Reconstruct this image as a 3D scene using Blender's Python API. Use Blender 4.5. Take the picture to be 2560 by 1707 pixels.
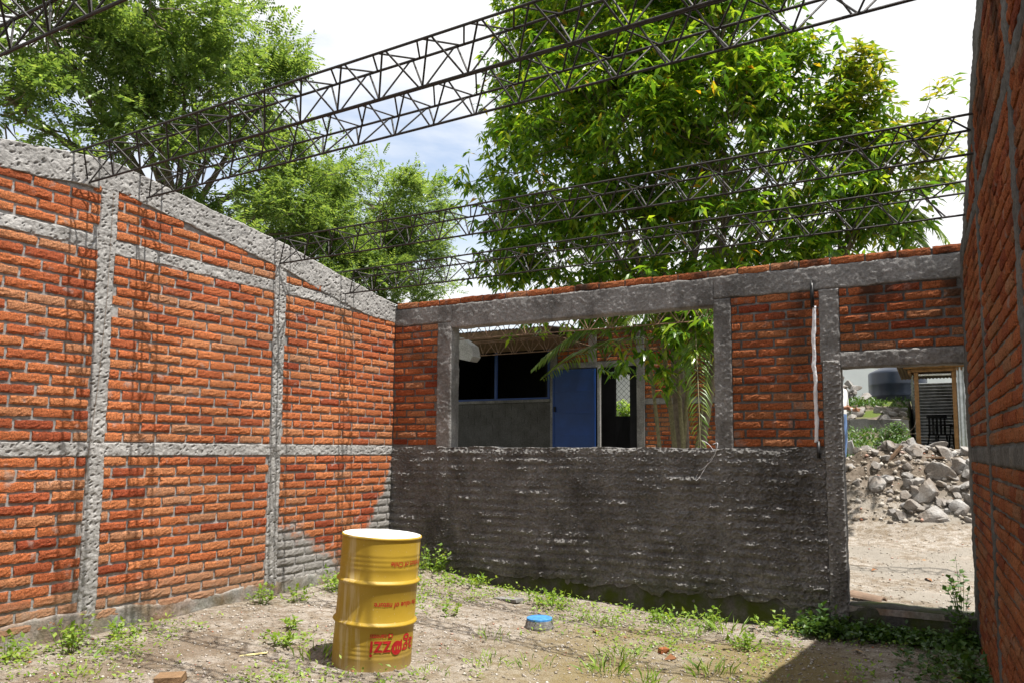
import bpy, math, random
import numpy as np
from mathutils import Vector, Matrix, Euler
random.seed(7); RS = np.random.RandomState(11)
rad = math.radians
for o in list(bpy.data.objects): bpy.data.objects.remove(o)
SC = bpy.context.scene; COL = SC.collection

# ------------------------------------------------------------------ camera
cam_d = bpy.data.cameras.new('camera'); cam = bpy.data.objects.new('camera', cam_d); COL.objects.link(cam)
F_PX, PX, PY = 1917.57, 1316.30, 943.46            # fitted on the 2560 x 1707 photograph
YAW, PITCH, ROLL, EYE = 0.50118, 0.093797, 0.005074, 1.4221
cam_d.sensor_width = 36.0; cam_d.sensor_fit = 'HORIZONTAL'
cam_d.lens = F_PX/2560*36; cam_d.shift_x = -(PX-1280)/2560; cam_d.shift_y = (PY-853.5)/2560
cam_d.clip_start = .05; cam_d.clip_end = 3000
fw = Vector((-math.sin(YAW)*math.cos(PITCH), math.cos(YAW)*math.cos(PITCH), math.sin(PITCH)))
rt = Vector((math.cos(YAW), math.sin(YAW), 0)); up = rt.cross(fw)
r2 = rt*math.cos(ROLL)+up*math.sin(ROLL); u2 = -rt*math.sin(ROLL)+up*math.cos(ROLL)
cam.matrix_world = Matrix(((r2.x,u2.x,-fw.x,0),(r2.y,u2.y,-fw.y,0),(r2.z,u2.z,-fw.z,EYE),(0,0,0,1)))
SC.camera = cam

# ------------------------------------------------------------------ light
SUN_EL, SUN_AZ = rad(70.0), rad(3.4)               # from the right (+X), a hair in front of the back wall
sd = Vector((math.cos(SUN_EL)*math.cos(SUN_AZ), -math.cos(SUN_EL)*math.sin(SUN_AZ), math.sin(SUN_EL)))
sl = bpy.data.lights.new('sun','SUN'); sl.energy = 5.0; sl.angle = rad(.53); sl.color = (1,.955,.88)
so = bpy.data.objects.new('sun', sl); COL.objects.link(so); so.location = (20,-2,40)
so.rotation_euler = sd.to_track_quat('Z','Y').to_euler()
W = bpy.data.worlds.new('World'); SC.world = W; W.use_nodes = True
wn, wl = W.node_tree.nodes, W.node_tree.links; wn.clear()
def wnode(t, **k):
    n = wn.new(t)
    for a,b in k.items(): setattr(n,a,b)
    return n
sky = wnode('ShaderNodeTexSky', sky_type='NISHITA', sun_disc=False, sun_elevation=SUN_EL, sun_rotation=rad(90)+SUN_AZ, altitude=600, air_density=1.3, dust_density=.15, ozone_density=2.5)
tc = wnode('ShaderNodeTexCoord'); mp = wnode('ShaderNodeMapping'); mp.inputs['Scale'].default_value = (1,1,2.6); mp.inputs['Location'].default_value = (2.1,-1.1,.5)
wl.new(tc.outputs['Generated'], mp.inputs['Vector'])
nz = wnode('ShaderNodeTexNoise'); nz.inputs['Scale'].default_value = 1.7; nz.inputs['Detail'].default_value = 9; nz.inputs['Roughness'].default_value = .56; nz.inputs['Distortion'].default_value = .35
wl.new(mp.outputs[0], nz.inputs['Vector'])
cr = wnode('ShaderNodeValToRGB'); cr.color_ramp.elements[0].position = .27; cr.color_ramp.elements[1].position = .49
wl.new(nz.outputs['Fac'], cr.inputs[0])
nz2 = wnode('ShaderNodeTexNoise'); nz2.inputs['Scale'].default_value = 4.2; nz2.inputs['Detail'].default_value = 8
wl.new(mp.outputs[0], nz2.inputs['Vector'])
cc = wnode('ShaderNodeValToRGB'); cc.color_ramp.elements[0].position = .3; cc.color_ramp.elements[1].position = .62
cc.color_ramp.elements[0].color = (10.6,10.7,10.8,1); cc.color_ramp.elements[1].color = (12.0,12.0,12.0,1)
wl.new(nz2.outputs['Fac'], cc.inputs[0])
mx = wnode('ShaderNodeMix', data_type='RGBA'); wl.new(cr.outputs[0], mx.inputs[0]); sk2 = wnode('ShaderNodeMix', data_type='RGBA', blend_type='MULTIPLY'); sk2.inputs[0].default_value = 1; sk2.inputs[7].default_value = (1.9,1.9,1.9,1); wl.new(sky.outputs[0], sk2.inputs[6]); wl.new(sk2.outputs[2], mx.inputs[6]); wl.new(cc.outputs[0], mx.inputs[7])
bg = wnode('ShaderNodeBackground'); bg.inputs['Strength'].default_value = .058; wl.new(mx.outputs[2], bg.inputs[0])
wo = wnode('ShaderNodeOutputWorld'); wl.new(bg.outputs[0], wo.inputs[0])
SC.view_settings.view_transform = 'Standard'; SC.view_settings.look = 'None'; SC.view_settings.exposure = .80; SC.view_settings.gamma = 1
SC.view_settings.use_curve_mapping = False

# ------------------------------------------------------------------ helpers: numbers
def _h(ix, iy, s):
    n = (ix.astype(np.int64)*374761393 + iy.astype(np.int64)*668265263 + s*1274126177) & 0xffffffff
    n = ((n ^ (n >> 13))*1274126177) & 0xffffffff
    return ((n ^ (n >> 16)) & 0xffff)/65535.0
def vn(x, y, s=0):
    x = np.asarray(x,float); y = np.asarray(y,float); x, y = np.broadcast_arrays(x,y)
    ix = np.floor(x); iy = np.floor(y); fx = x-ix; fy = y-iy; fx = fx*fx*(3-2*fx); fy = fy*fy*(3-2*fy)
    a = _h(ix,iy,s); b = _h(ix+1,iy,s); c = _h(ix,iy+1,s); d = _h(ix+1,iy+1,s)
    return (a+(b-a)*fx)*(1-fy)+(c+(d-c)*fx)*fy
def fbm(x, y, s=0, o=4, g=.5):
    t = 0; a = 1; n = 0
    for i in range(o):
        t = t+a*(vn(np.asarray(x)*2**i+i*17.3, np.asarray(y)*2**i+i*9.1, s+i)-.5); n += a; a *= g
    return t/n*2
# ------------------------------------------------------------------ helpers: objects
def wloc(o):
    v = Vector((0,0,0))
    while o is not None: v += o.location; o = o.parent
    return v
def link(o, parent=None):
    COL.objects.link(o)
    if parent is not None: o.parent = parent
    return o
def tag(o, label=None, cat=None, group=None, kind=None):
    if label: o['label'] = label
    if cat: o['category'] = cat
    if group: o['group'] = group
    if kind: o['kind'] = kind
    return o
def thing(name, label, cat, loc=(0,0,0), group=None, rot=(0,0,0)):
    o = bpy.data.objects.new(name, None); o.empty_display_size = .1; link(o); o.location = loc; o.rotation_euler = rot
    return tag(o, label, cat, group)
def mesh_of(name, V, Fs, mat=None, smooth=False):
    V = np.asarray(V,float).reshape(-1,3); me = bpy.data.meshes.new(name)
    if isinstance(Fs, np.ndarray):
        k = Fs.shape[1]; n = len(Fs)
        me.vertices.add(len(V)); me.vertices.foreach_set('co', V.ravel())
        me.loops.add(n*k); me.loops.foreach_set('vertex_index', Fs.ravel().astype(np.int32))
        me.polygons.add(n); me.polygons.foreach_set('loop_start', np.arange(0,n*k,k,dtype=np.int32))
        try: me.polygons.foreach_set('loop_total', np.full(n,k,dtype=np.int32))
        except Exception: pass
        me.update(calc_edges=True); me.validate()
    else:
        me.from_pydata([tuple(v) for v in V], [], [tuple(f) for f in Fs]); me.update()
    if smooth: me.polygons.foreach_set('use_smooth', [True]*len(me.polygons))
    if mat is not None: me.materials.append(mat)
    return me
def build(name, V, Fs, mat, parent=None, smooth=False, local=False):
    V = np.asarray(V,float).reshape(-1,3)
    if parent is not None and not local: V = V-np.array(wloc(parent))
    elif parent is None and not local:
        c = (V.min(0)+V.max(0))/2; c[2] = V[:,2].min(); V = V-c
        o = bpy.data.objects.new(name, mesh_of(name,V,Fs,mat,smooth)); link(o); o.location = c; return o
    return link(bpy.data.objects.new(name, mesh_of(name,V,Fs,mat,smooth)), parent)
class MB:
    def __init__(s): s.V = []; s.F = []; s.n = 0
    def add(s, V, Fs):
        V = np.asarray(V,float).reshape(-1,3); s.V.append(V); s.F += [tuple(int(i)+s.n for i in f) for f in Fs]; s.n += len(V); return s
    def box(s, x0,x1,y0,y1,z0,z1, jit=0):
        V = np.array([(x,y,z) for z in (z0,z1) for y in (y0,y1) for x in (x0,x1)],float)
        if jit: V += RS.uniform(-jit,jit,V.shape)
        return s.add(V, [(0,2,3,1),(4,5,7,6),(0,1,5,4),(2,6,7,3),(0,4,6,2),(1,3,7,5)])
    def tube(s, pts, r, n=6, cap=True):
        P = np.asarray(pts,float); m = len(P); r = np.broadcast_to(np.asarray(r,float),(m,))
        T = np.gradient(P,axis=0); T /= np.linalg.norm(T,axis=1)[:,None]+1e-12
        a = np.array([0,0,1.]) if abs(T[0][2]) < .9 else np.array([1.,0,0]); u = np.cross(T[0],a); u /= np.linalg.norm(u); V = []
        for i in range(m):
            u = u-T[i]*np.dot(u,T[i]); u /= np.linalg.norm(u)+1e-12; w = np.cross(T[i],u)
            for k in range(n):
                t = 2*math.pi*k/n; V.append(P[i]+r[i]*(u*math.cos(t)+w*math.sin(t)))
        Fs = [(i*n+k, i*n+(k+1)%n, (i+1)*n+(k+1)%n, (i+1)*n+k) for i in range(m-1) for k in range(n)]
        if cap: Fs += [tuple(range(n))[::-1], tuple((m-1)*n+k for k in range(n))]
        return s.add(V,Fs)
    def lathe(s, prof, n=48, c=(0,0,0), closed=False):
        V = [(c[0]+r*math.cos(2*math.pi*k/n), c[1]+r*math.sin(2*math.pi*k/n), c[2]+z) for r,z in prof for k in range(n)]
        m = len(prof)
        return s.add(V, [(i*n+k, i*n+(k+1)%n, (i+1)*n+(k+1)%n, (i+1)*n+k) for i in range(m-1) for k in range(n)])
    def build(s, name, mat, parent=None, smooth=False, local=False):
        return build(name, np.concatenate(s.V), s.F, mat, parent, smooth, local)
def copy_tree(o, parent=None):
    c = o.copy(); COL.objects.link(c); c.parent = parent
    for ch in o.children: copy_tree(ch, c)
    return c
# ------------------------------------------------------------------ helpers: materials
class NT:
    def __init__(s, name, rough=.85, spec=.3):
        s.m = bpy.data.materials.new(name); s.m.use_nodes = True; s.t = s.m.node_tree; s.n = s.t.nodes; s.l = s.t.links
        s.b = s.n['Principled BSDF']; s.b.inputs['Roughness'].default_value = rough; s.b.inputs['Specular IOR Level'].default_value = spec
        s.pos = s.n.new('ShaderNodeNewGeometry').outputs['Position']
    def set(s, sock, v):
        if isinstance(v,(int,float)): sock.default_value = v
        elif isinstance(v,(tuple,list)): sock.default_value = (*v,1) if len(v)==3 and len(sock.default_value)==4 else v
        else: s.l.new(v, sock)
    def noise(s, scale, detail=4, rough=.55, vec=None, sc=None, dist=0):
        n = s.n.new('ShaderNodeTexNoise'); n.inputs['Scale'].default_value = scale; n.inputs['Detail'].default_value = detail; n.inputs['Roughness'].default_value = rough; n.inputs['Distortion'].default_value = dist
        v = vec or s.pos
        if sc: v = s.vmul(v, sc)
        s.l.new(v, n.inputs['Vector']); return n.outputs['Fac']
    def voro(s, scale, feature='F1', out='Distance', vec=None, rnd=1):
        n = s.n.new('ShaderNodeTexVoronoi'); n.feature = feature; n.inputs['Scale'].default_value = scale; n.inputs['Randomness'].default_value = rnd
        s.l.new(vec or s.pos, n.inputs['Vector']); return n.outputs[out]
    def vmul(s, v, sc):
        n = s.n.new('ShaderNodeVectorMath'); n.operation = 'MULTIPLY'; s.l.new(v, n.inputs[0]); n.inputs[1].default_value = sc; return n.outputs[0]
    def xyz(s, v=None):
        n = s.n.new('ShaderNodeSeparateXYZ'); s.l.new(v or s.pos, n.inputs[0]); return n.outputs
    def m_(s, op, a, b=0, c=None, clamp=False):
        n = s.n.new('ShaderNodeMath'); n.operation = op; n.use_clamp = clamp; s.set(n.inputs[0],a); s.set(n.inputs[1],b)
        if c is not None: s.set(n.inputs[2],c)
        return n.outputs[0]
    def ss(s, v, a, b, lo=0, hi=1):
        n = s.n.new('ShaderNodeMapRange'); n.interpolation_type = 'SMOOTHSTEP'; s.set(n.inputs[0],v)
        n.inputs[1].default_value = a; n.inputs[2].default_value = b; n.inputs[3].default_value = lo; n.inputs[4].default_value = hi; return n.outputs[0]
    def mix(s, f, a, b, mode='MIX'):
        n = s.n.new('ShaderNodeMix'); n.data_type = 'RGBA'; n.blend_type = mode; s.set(n.inputs[0],f); s.set(n.inputs[6],a); s.set(n.inputs[7],b); return n.outputs[2]
    def ramp(s, v, stops):
        n = s.n.new('ShaderNodeValToRGB'); e = n.color_ramp.elements
        while len(e) < len(stops): e.new(.5)
        for i,(p,c) in enumerate(stops): e[i].position = p; e[i].color = (*c,1)
        s.set(n.inputs[0],v); return n.outputs[0]
    def rnd(s):
        a = s.n.new('ShaderNodeObjectInfo').outputs['Random']; b = s.n.new('ShaderNodeNewGeometry').outputs['Random Per Island']
        return s.m_('FRACT', s.m_('ADD', s.m_('MULTIPLY',a,7.31), s.m_('MULTIPLY',b,5.17)))
    def grey(s, v, lo, hi):
        return s.mix(v, (lo,lo,lo), (hi,hi,hi))
    def color(s, c): s.set(s.b.inputs['Base Color'], c); return s
    def bump(s, h, strength=.5, dist=.01):
        n = s.n.new('ShaderNodeBump'); n.inputs['Strength'].default_value = strength; n.inputs['Distance'].default_value = dist; s.l.new(h, n.inputs['Height'])
        s.l.new(n.outputs[0], s.b.inputs['Normal']); return s

def brick_mat(name, dirt=0, soot=0, shade_mul=1.0, film=.48):
    k = NT(name,.92,.15); r = k.rnd()
    c = k.ramp(r, [(0,(.35,.075,.034)),(.10,(.44,.115,.048)),(.25,(.53,.152,.058)),(.6,(.585,.188,.072)),(.85,(.59,.222,.092)),(1,(.52,.25,.135))])
    n1 = k.noise(85,5,.7); n2 = k.noise(210,3,.6); n3 = k.noise(7,4)
    c = k.mix(1, c, k.grey(k.ss(n1,.3,.7),.50,1.28), 'MULTIPLY')
    c = k.mix(1, c, k.grey(k.ss(n2,.3,.7),.78,1.18), 'MULTIPLY')
    c = k.mix(k.m_('MULTIPLY',k.ss(n1,.43,.35),.6), c, (.10,.022,.010))                     # pits, their shade painted in as a dark colour
    c = k.mix(k.m_('MULTIPLY',k.ss(n2,.62,.74),.6), c, (.66,.42,.28))                      # grit
    c = k.mix(k.m_('MULTIPLY',k.ss(n3,.60,.72),film), c, (.40,.37,.34))                      # cement film
    c = k.mix(1, c, k.grey(k.ss(k.noise(1.15,5,.6),.3,.7),.80,1.12), 'MULTIPLY')                # uneven weathering
    x,y,z = k.xyz()
    if dirt:                                                                                # soil splash at the foot, cement smear in the corner
        d = k.m_('ADD', z, k.m_('MULTIPLY', k.m_('SUBTRACT', k.noise(2.3,5), .5), .5))
        c = k.mix(k.ss(d,.46,.10,0,.8), c, (.36,.235,.15))
        a = k.m_('SUBTRACT', k.m_('MULTIPLY',k.m_('SUBTRACT',y,5.55),-.62), k.m_('SUBTRACT',z,.80))      # low triangle right of the column
        b = k.m_('SUBTRACT', k.m_('MULTIPLY',k.m_('SUBTRACT',y,6.62),1.75), z)                             # rising into the corner
        e = k.m_('MINIMUM', k.m_('MAXIMUM',a,b), k.m_('MULTIPLY',k.m_('SUBTRACT',y,5.5),8))
        e = k.m_('ADD', e, k.m_('MULTIPLY',k.m_('SUBTRACT',k.noise(5,6,.65),.5),.75))
        c = k.mix(k.ss(e,-.05,.12), c, k.mix(k.noise(22,4),(.20,.19,.18),(.44,.42,.40)))
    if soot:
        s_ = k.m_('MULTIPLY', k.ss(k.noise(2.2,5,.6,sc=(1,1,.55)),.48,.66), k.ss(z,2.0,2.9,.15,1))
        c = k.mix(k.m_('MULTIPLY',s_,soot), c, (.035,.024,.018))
    if shade_mul != 1: c = k.mix(1,c,(shade_mul,shade_mul,shade_mul),'MULTIPLY')
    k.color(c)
    h = k.m_('ADD', k.m_('MULTIPLY',n1,.9), k.m_('MULTIPLY',n2,.6))
    k.bump(h,1.0,.015); return k.m
def concrete_mat(name, lo, hi, dark=0, warm=1.0, bs=.6, moss=0, fleck=0):
    k = NT(name,.93,.15); n1 = k.noise(3.1,6,.6) ; n2 = k.noise(45,5,.6); n3 = k.noise(170,2)
    c = k.mix(k.ss(n1,.3,.7), tuple(v*warm**i for i,v in enumerate((lo*1.03,lo,lo*.965))), (hi*1.02,hi*.99,hi*.96))
    c = k.mix(1, c, k.grey(k.ss(n2,.25,.75),.70,1.2), 'MULTIPLY'); c = k.mix(1, c, k.grey(n3,.8,1.18), 'MULTIPLY')
    if dark:
        d = k.ss(k.noise(1.9,6,.65,sc=(1,1,.45)),.47,.66); c = k.mix(k.m_('MULTIPLY',d,dark), c, (.022,.019,.017))
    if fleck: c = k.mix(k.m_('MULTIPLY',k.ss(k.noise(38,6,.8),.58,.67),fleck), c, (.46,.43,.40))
    if moss:
        z = k.xyz()[2]; g = k.m_('MULTIPLY', k.ss(z,.30,.0), k.ss(k.noise(4,5),.4,.65)); c = k.mix(k.m_('MULTIPLY',g,moss), c, (.05,.065,.012))
    k.color(c); k.bump(k.m_('ADD',n2,k.m_('MULTIPLY',n3,.5)), min(bs,1), .012*max(1,bs)); return k.m
def plain(name, c, rough=.8, spec=.3, var=.25, scale=9, bs=.15, metal=0, fine=60):
    k = NT(name,rough,spec); n = k.noise(scale,5,.6); col = k.mix(1, c, k.grey(k.ss(n,.25,.75),1-var,1+var),'MULTIPLY'); k.color(col)
    k.b.inputs['Metallic'].default_value = metal
    if bs: k.bump(k.noise(fine,4),bs,.01)
    return k.m
def leaf_mat(name, cols, trans=.45, gloss=.38):
    k = NT(name,gloss,.45); r = k.n.new('ShaderNodeNewGeometry').outputs['Random Per Island']
    c = k.ramp(r, cols); c = k.mix(1,c,k.grey(k.noise(1.3,3),.75,1.2),'MULTIPLY'); k.color(c)
    tr = k.n.new('ShaderNodeBsdfTranslucent'); k.l.new(k.mix(1,c,(1.9,1.75,.75),'MULTIPLY'), tr.inputs[0])
    ms = k.n.new('ShaderNodeMixShader'); ms.inputs[0].default_value = trans; k.l.new(k.b.outputs[0],ms.inputs[1]); k.l.new(tr.outputs[0],ms.inputs[2])
    k.l.new(ms.outputs[0], k.n['Material Output'].inputs[0]); return k.m

M = {}
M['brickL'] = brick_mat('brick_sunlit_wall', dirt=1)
M['brickB'] = brick_mat('brick_back_wall', soot=.85, shade_mul=.78)  # soot stains, plus back-wall shade darkened into the colour
M['brickR'] = brick_mat('brick_side_wall', soot=.8, shade_mul=.62, film=.6)  # soot and cement film; deep side-wall shade also multiplied into the brick
M['mortar'] = concrete_mat('mortar', .22, .34, bs=.5)
M['mortarD'] = concrete_mat('mortar_weathered', .10, .20, dark=.5, bs=.5)
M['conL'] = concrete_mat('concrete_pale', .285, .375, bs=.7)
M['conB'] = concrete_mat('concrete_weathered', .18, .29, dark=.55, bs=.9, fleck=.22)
M['conR'] = concrete_mat('concrete_dark', .085, .15, dark=.5, bs=.9, fleck=.25)  # darker concrete for the right wall
M['parge'] = concrete_mat('rough_parge', .15, .245, dark=.42, warm=1.0, bs=1.3, moss=.5, fleck=.5)  # pale lime flecks, also painting in sun glints on the ridges
M['found'] = concrete_mat('foundation_mossy', .06, .11, dark=.6, moss=1, bs=.7)
M['footL'] = concrete_mat('foot_of_wall', .22, .31, warm=.66, bs=.6, moss=.45)
M['steel'] = plain('rebar_steel', (.020,.016,.014), .6, .4, .45, 30, .3)
M['rust'] = plain('rusty_steel', (.16,.095,.06), .75, .3, .4, 20, .3)
M['galv'] = plain('galvanised_sheet', (.50,.52,.54), .38, .5, .3, 6, .1, .75)
M['wood'] = plain('raw_timber', (.25,.135,.06), .8, .2, .3, 14, .3)
M['woodD'] = plain('grey_timber', (.17,.11,.07), .85, .2, .35, 14, .3)
M['bark'] = plain('bark', (.16,.13,.10), .9, .15, .35, 14, .6, fine=40)
M['barkP'] = plain('palm_bark', (.17,.155,.085), .85, .2, .35, 30, .4)
M['white'] = plain('white_filler', (.74,.74,.77), .8, .2, .12, 14, .3)
M['black'] = plain('black_plastic', (.012,.012,.013), .45, .4, .2, 5, .05)
M['tank'] = plain('tank_plastic', (.010,.016,.030), .33, .5, .25, 3, .02)
M['blue'] = plain('blue_paint', (.003,.034,.165), .5, .4, .18, 3, .05)
M['stone'] = concrete_mat('quarry_stone', .19, .33, warm=.86, bs=.7)

XL, XR, D = -5.882, .169, 7.370
# ================================================================== ground
def sstep(a,b,x): t = np.clip((x-a)/(b-a),0,1); return t*t*(3-2*t)
def gh(x, y, detail=True):
    x = np.asarray(x,float); y = np.asarray(y,float); x, y = np.broadcast_arrays(x,y)
    zi = np.interp(x,[-5.95,-5.4,-4.7,-3.7,-2.5,-2,.5],[.0,-.02,-.05,-.095,-.15,-.17,-.17])
    zi = zi+.10*np.exp(-((x+5.3)/.55)**2-((y-7.4)/.6)**2) - .05*sstep(1.,-1.,y)*0
    zo = np.interp(y,[-50,7.3,9,12,13,15.2,16.2,17,18.42,18.5,19.5,21,24,60],[0,.05,.06,.30,.48,1.10,1.22,1.52,1.82,2.02,2.3,2.66,2.8,3.0])
    zw = np.minimum(zo, 1.02+np.clip(y-22,0,20)*.05); zo = zo+(zw-zo)*sstep(-2.8,-4.2,x)              # behind the window
    zs = np.minimum(zo, 1.20+np.clip(y-22.5,0,20)*.12); zo = zo+(zs-zo)*sstep(-.78,-.62,x)            # shack platform
    ins = sstep(7.52,7.42,y)*sstep(-6.03,-5.93,x)*sstep(.62,.5,x)
    z = zi*ins+zo*(1-ins)
    md = np.exp(-np.abs((x+.25)/1.75)**2.6-np.abs((y-13.35)/1.15)**2.4)
    z = z+md*(.92+.22*fbm(x*1.3,y*1.3,5,3))
    if detail:
        near = sstep(40,20,np.hypot(x,y-6))
        z = z+near*(.028*fbm(x*.9,y*.9,21,3)+.010*fbm(x*4.5,y*4.5,22,3)+.006*fbm(x*17,y*17,23,2))+near*md*.10*fbm(x*5,y*5,31,3)
        z = z+ (1-ins)*near*.02*(fbm(x*1.6,y*2.4,41,2) > .12)*sstep(7.6,8.2,y)*sstep(12,11.4,y)
    return z
def geo(a,b,s,g=1.35):
    o = [a]; sg = 1 if b > a else -1
    while (b-o[-1])*sg > 0: o.append(o[-1]+sg*s); s *= g
    return o[1:]
xs = np.array(sorted(set(np.round(geo(-14,-900,.6)+list(np.arange(-14,-6.1,.3))+list(np.arange(-6.1,1.2,.038))+list(np.arange(1.2,5,.25))+geo(5,900,.5),4))))
ys = np.array(sorted(set(np.round(geo(-2,-900,.6)+list(np.arange(-2,2.4,.2))+list(np.arange(2.4,7.6,.036))+list(np.arange(7.6,15,.052))+list(np.arange(15,24,.12))+geo(24,900,.5),4))))
GX,GY = np.meshgrid(xs,ys); GZ = gh(GX,GY); nx_,ny_ = len(xs),len(ys)
ii = (np.arange(ny_-1)[:,None]*nx_+np.arange(nx_-1)[None,:]).ravel()
k = NT('earth_ground',.95,.12)
n1 = k.noise(1.1,6,.6); n2 = k.noise(11,6,.65); n3 = k.noise(75,4,.7); vc = k.voro(95,out='Color'); vd = k.voro(95)
c = k.mix(k.ss(n1,.3,.7),(.285,.245,.20),(.40,.362,.32)); c = k.mix(k.ss(n2,.36,.62),k.mix(1,c,(.62,.56,.48),'MULTIPLY'),c)
vg = k.n.new('ShaderNodeRGBToBW'); k.l.new(vc,vg.inputs[0])
c = k.mix(1,c,k.grey(vg.outputs[0],.72,1.22),'MULTIPLY'); c = k.mix(1,c,k.grey(k.ss(n3,.3,.7),.75,1.2),'MULTIPLY')
x,y,z = k.xyz()
ms = k.m_('MULTIPLY', k.m_('MULTIPLY',k.ss(x,-3.6,-2.2),k.ss(y,7.0,6.3)), k.ss(k.noise(.9,4),.32,.50))
ms = k.m_('MULTIPLY', ms, k.ss(y,7.42,7.38)); c = k.mix(k.m_('MULTIPLY',ms,.85),c,k.mix(n3,(.165,.128,.050),(.235,.185,.088)))           # damp algae film
dp = k.m_('MULTIPLY',k.m_('MULTIPLY',k.ss(x,-3.9,-4.4),k.ss(y,4.9,4.2)),k.ss(k.noise(1.7,5),.46,.58)); c = k.mix(k.m_('MULTIPLY',dp,.6),c,(.15,.108,.07))
out = k.ss(y,7.45,7.6); sl_ = k.ss(k.noise(.8,5,.5,sc=(1,1.6,1)),.47,.52)
c = k.mix(k.m_('MULTIPLY',out,sl_),c,k.mix(n2,(.25,.22,.182),(.315,.287,.25)))                                                        # worn slab
rd = k.m_('MULTIPLY',k.m_('MULTIPLY',k.ss(y,12.2,12.7),k.ss(z,.35,.6)),.85); c = k.mix(rd,c,k.mix(k.ss(n2,.35,.65),(.085,.066,.05),(.21,.168,.13)))
gr = k.m_('MULTIPLY',k.ss(y,15.8,16.6),k.ss(k.noise(1.4,5),.44,.56)); c = k.mix(gr,c,(.10,.135,.03))
far = k.ss(k.m_('ABSOLUTE',x),6.2,8); c = k.mix(k.m_('MULTIPLY',far,.7),c,(.11,.13,.04))
k.color(c); k.bump(k.m_('ADD',k.m_('MULTIPLY',n3,.7),k.m_('SUBTRACT',k.m_('MULTIPLY',n2,.6),vd)),.75,.016)
M['ground'] = k.m
g = build('ground', np.stack([GX,GY,GZ],-1).reshape(-1,3), np.stack([ii,ii+1,ii+1+nx_,ii+nx_],1), k.m, local=True, smooth=True); tag(g, kind='structure')

# ================================================================== walls: shared pieces
def brick_variant(seed, L=.28, H=.0655, T=.03, P=.015):
    r = np.random.RandomState(seed); nu,nv = 11,5; V = []; Fs = []
    for j in range(nv):
        for i in range(nu):
            u = (i/(nu-1)-.5)*L; v = (j/(nv-1)-.5)*H; e = (i in (0,nu-1)) or (j in (0,nv-1))
            u += r.uniform(-.004,.004); v += r.uniform(-.0035,.0035)
            V.append((u, -(P+r.uniform(-.0022,.0022))+(.005 if e else 0)+(.004 if (i in (0,nu-1) and j in (0,nv-1)) else 0), v))
    for j in range(nv-1):
        for i in range(nu-1): a = j*nu+i; Fs.append((a,a+1,a+1+nu,a+nu))
    ring = list(range(nu))+[nu-1+nu*j for j in range(1,nv)]+[nu*(nv-1)+i for i in range(nu-2,-1,-1)]+[nu*j for j in range(nv-2,0,-1)]
    b0 = len(V)
    for q in ring: x,y,z = V[q]; V.append((x*1.005,T,z*1.01))
    m = len(ring)
    for i in range(m): Fs.append((ring[i],b0+i,b0+(i+1)%m,ring[(i+1)%m]))
    return np.array(V), Fs
BV = [brick_variant(100+i) for i in range(12)]
def brick_meshes(mat):
    out = []
    for V,Fs in BV: out.append(mesh_of('brick',V,Fs,mat))
    return out
def lay(u0, u1, z0, n, course=.085, off=0., cut=None, gaps=(), L=.272, J=.021):
    """list of bricks (u centre, z centre, length, height scale) for n courses; gaps: [(a,b)] kept free (columns)"""
    out = []
    spans = []; a = u0
    for g0,g1 in sorted(gaps):
        if g1 <= u0 or g0 >= u1: continue
        spans.append((a,g0)); a = g1
    spans.append((a,u1))
    for kx in range(n):
        zc = z0+course*(kx+.5)
        for s0,s1 in spans:
            st = s0-((kx%2)*.5*(L+J)+off*(1+.1*kx)) % (L+J)
            u = st+RS.uniform(-.012,.012)
            while u < s1:
                l = L*RS.uniform(.95,1.04); a0 = max(u,s0+.004); a1 = min(u+l,s1-.004); u += l+J
                if a1-a0 < .035: continue
                if cut:
                    lo,hi = cut((a0+a1)/2)
                    if zc-.028 < lo or zc+.020 > hi: continue
                out.append(((a0+a1)/2, zc+RS.uniform(-.0035,.0035), a1-a0, course/.085*RS.uniform(.93,1.05)))
    return out
def place_bricks(bricks, mp, rotz, mat, root, score=None, limit=300, joined='brickwork'):
    """mp(u)->(x,y) on the wall face; the `limit` bricks with best score are objects, the rest one joined part"""
    ms_ = brick_meshes(mat); base = wloc(root)
    if score: bricks = sorted(bricks, key=lambda b: score(b))
    rest = bricks[limit:]
    for b in bricks[:limit]:
        o = bpy.data.objects.new('brick', random.choice(ms_)); link(o,root); x,y = mp(b[0])
        o.location = Vector((x,y,b[1]))-base; o.scale = (b[2]/.28, RS.uniform(.75,1.25), b[3])
        o.rotation_euler = (RS.uniform(-.02,.02), RS.uniform(-.012,.012), rotz+RS.uniform(-.010,.010)+(0 if random.random()<.5 else math.pi*0))
    if rest:
        mb = MB(); cz,sz = math.cos(rotz),math.sin(rotz)
        for b in rest:
            V,Fs = random.choice(BV); V = V*np.array([b[2]/.28,RS.uniform(.75,1.25),b[3]]); x,y = mp(b[0])
            mb.add(np.stack([V[:,0]*cz-V[:,1]*sz+x, V[:,0]*sz+V[:,1]*cz+y, V[:,2]+b[1]],1), Fs)
        tag(mb.build(joined, mat, root), kind='stuff')
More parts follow.
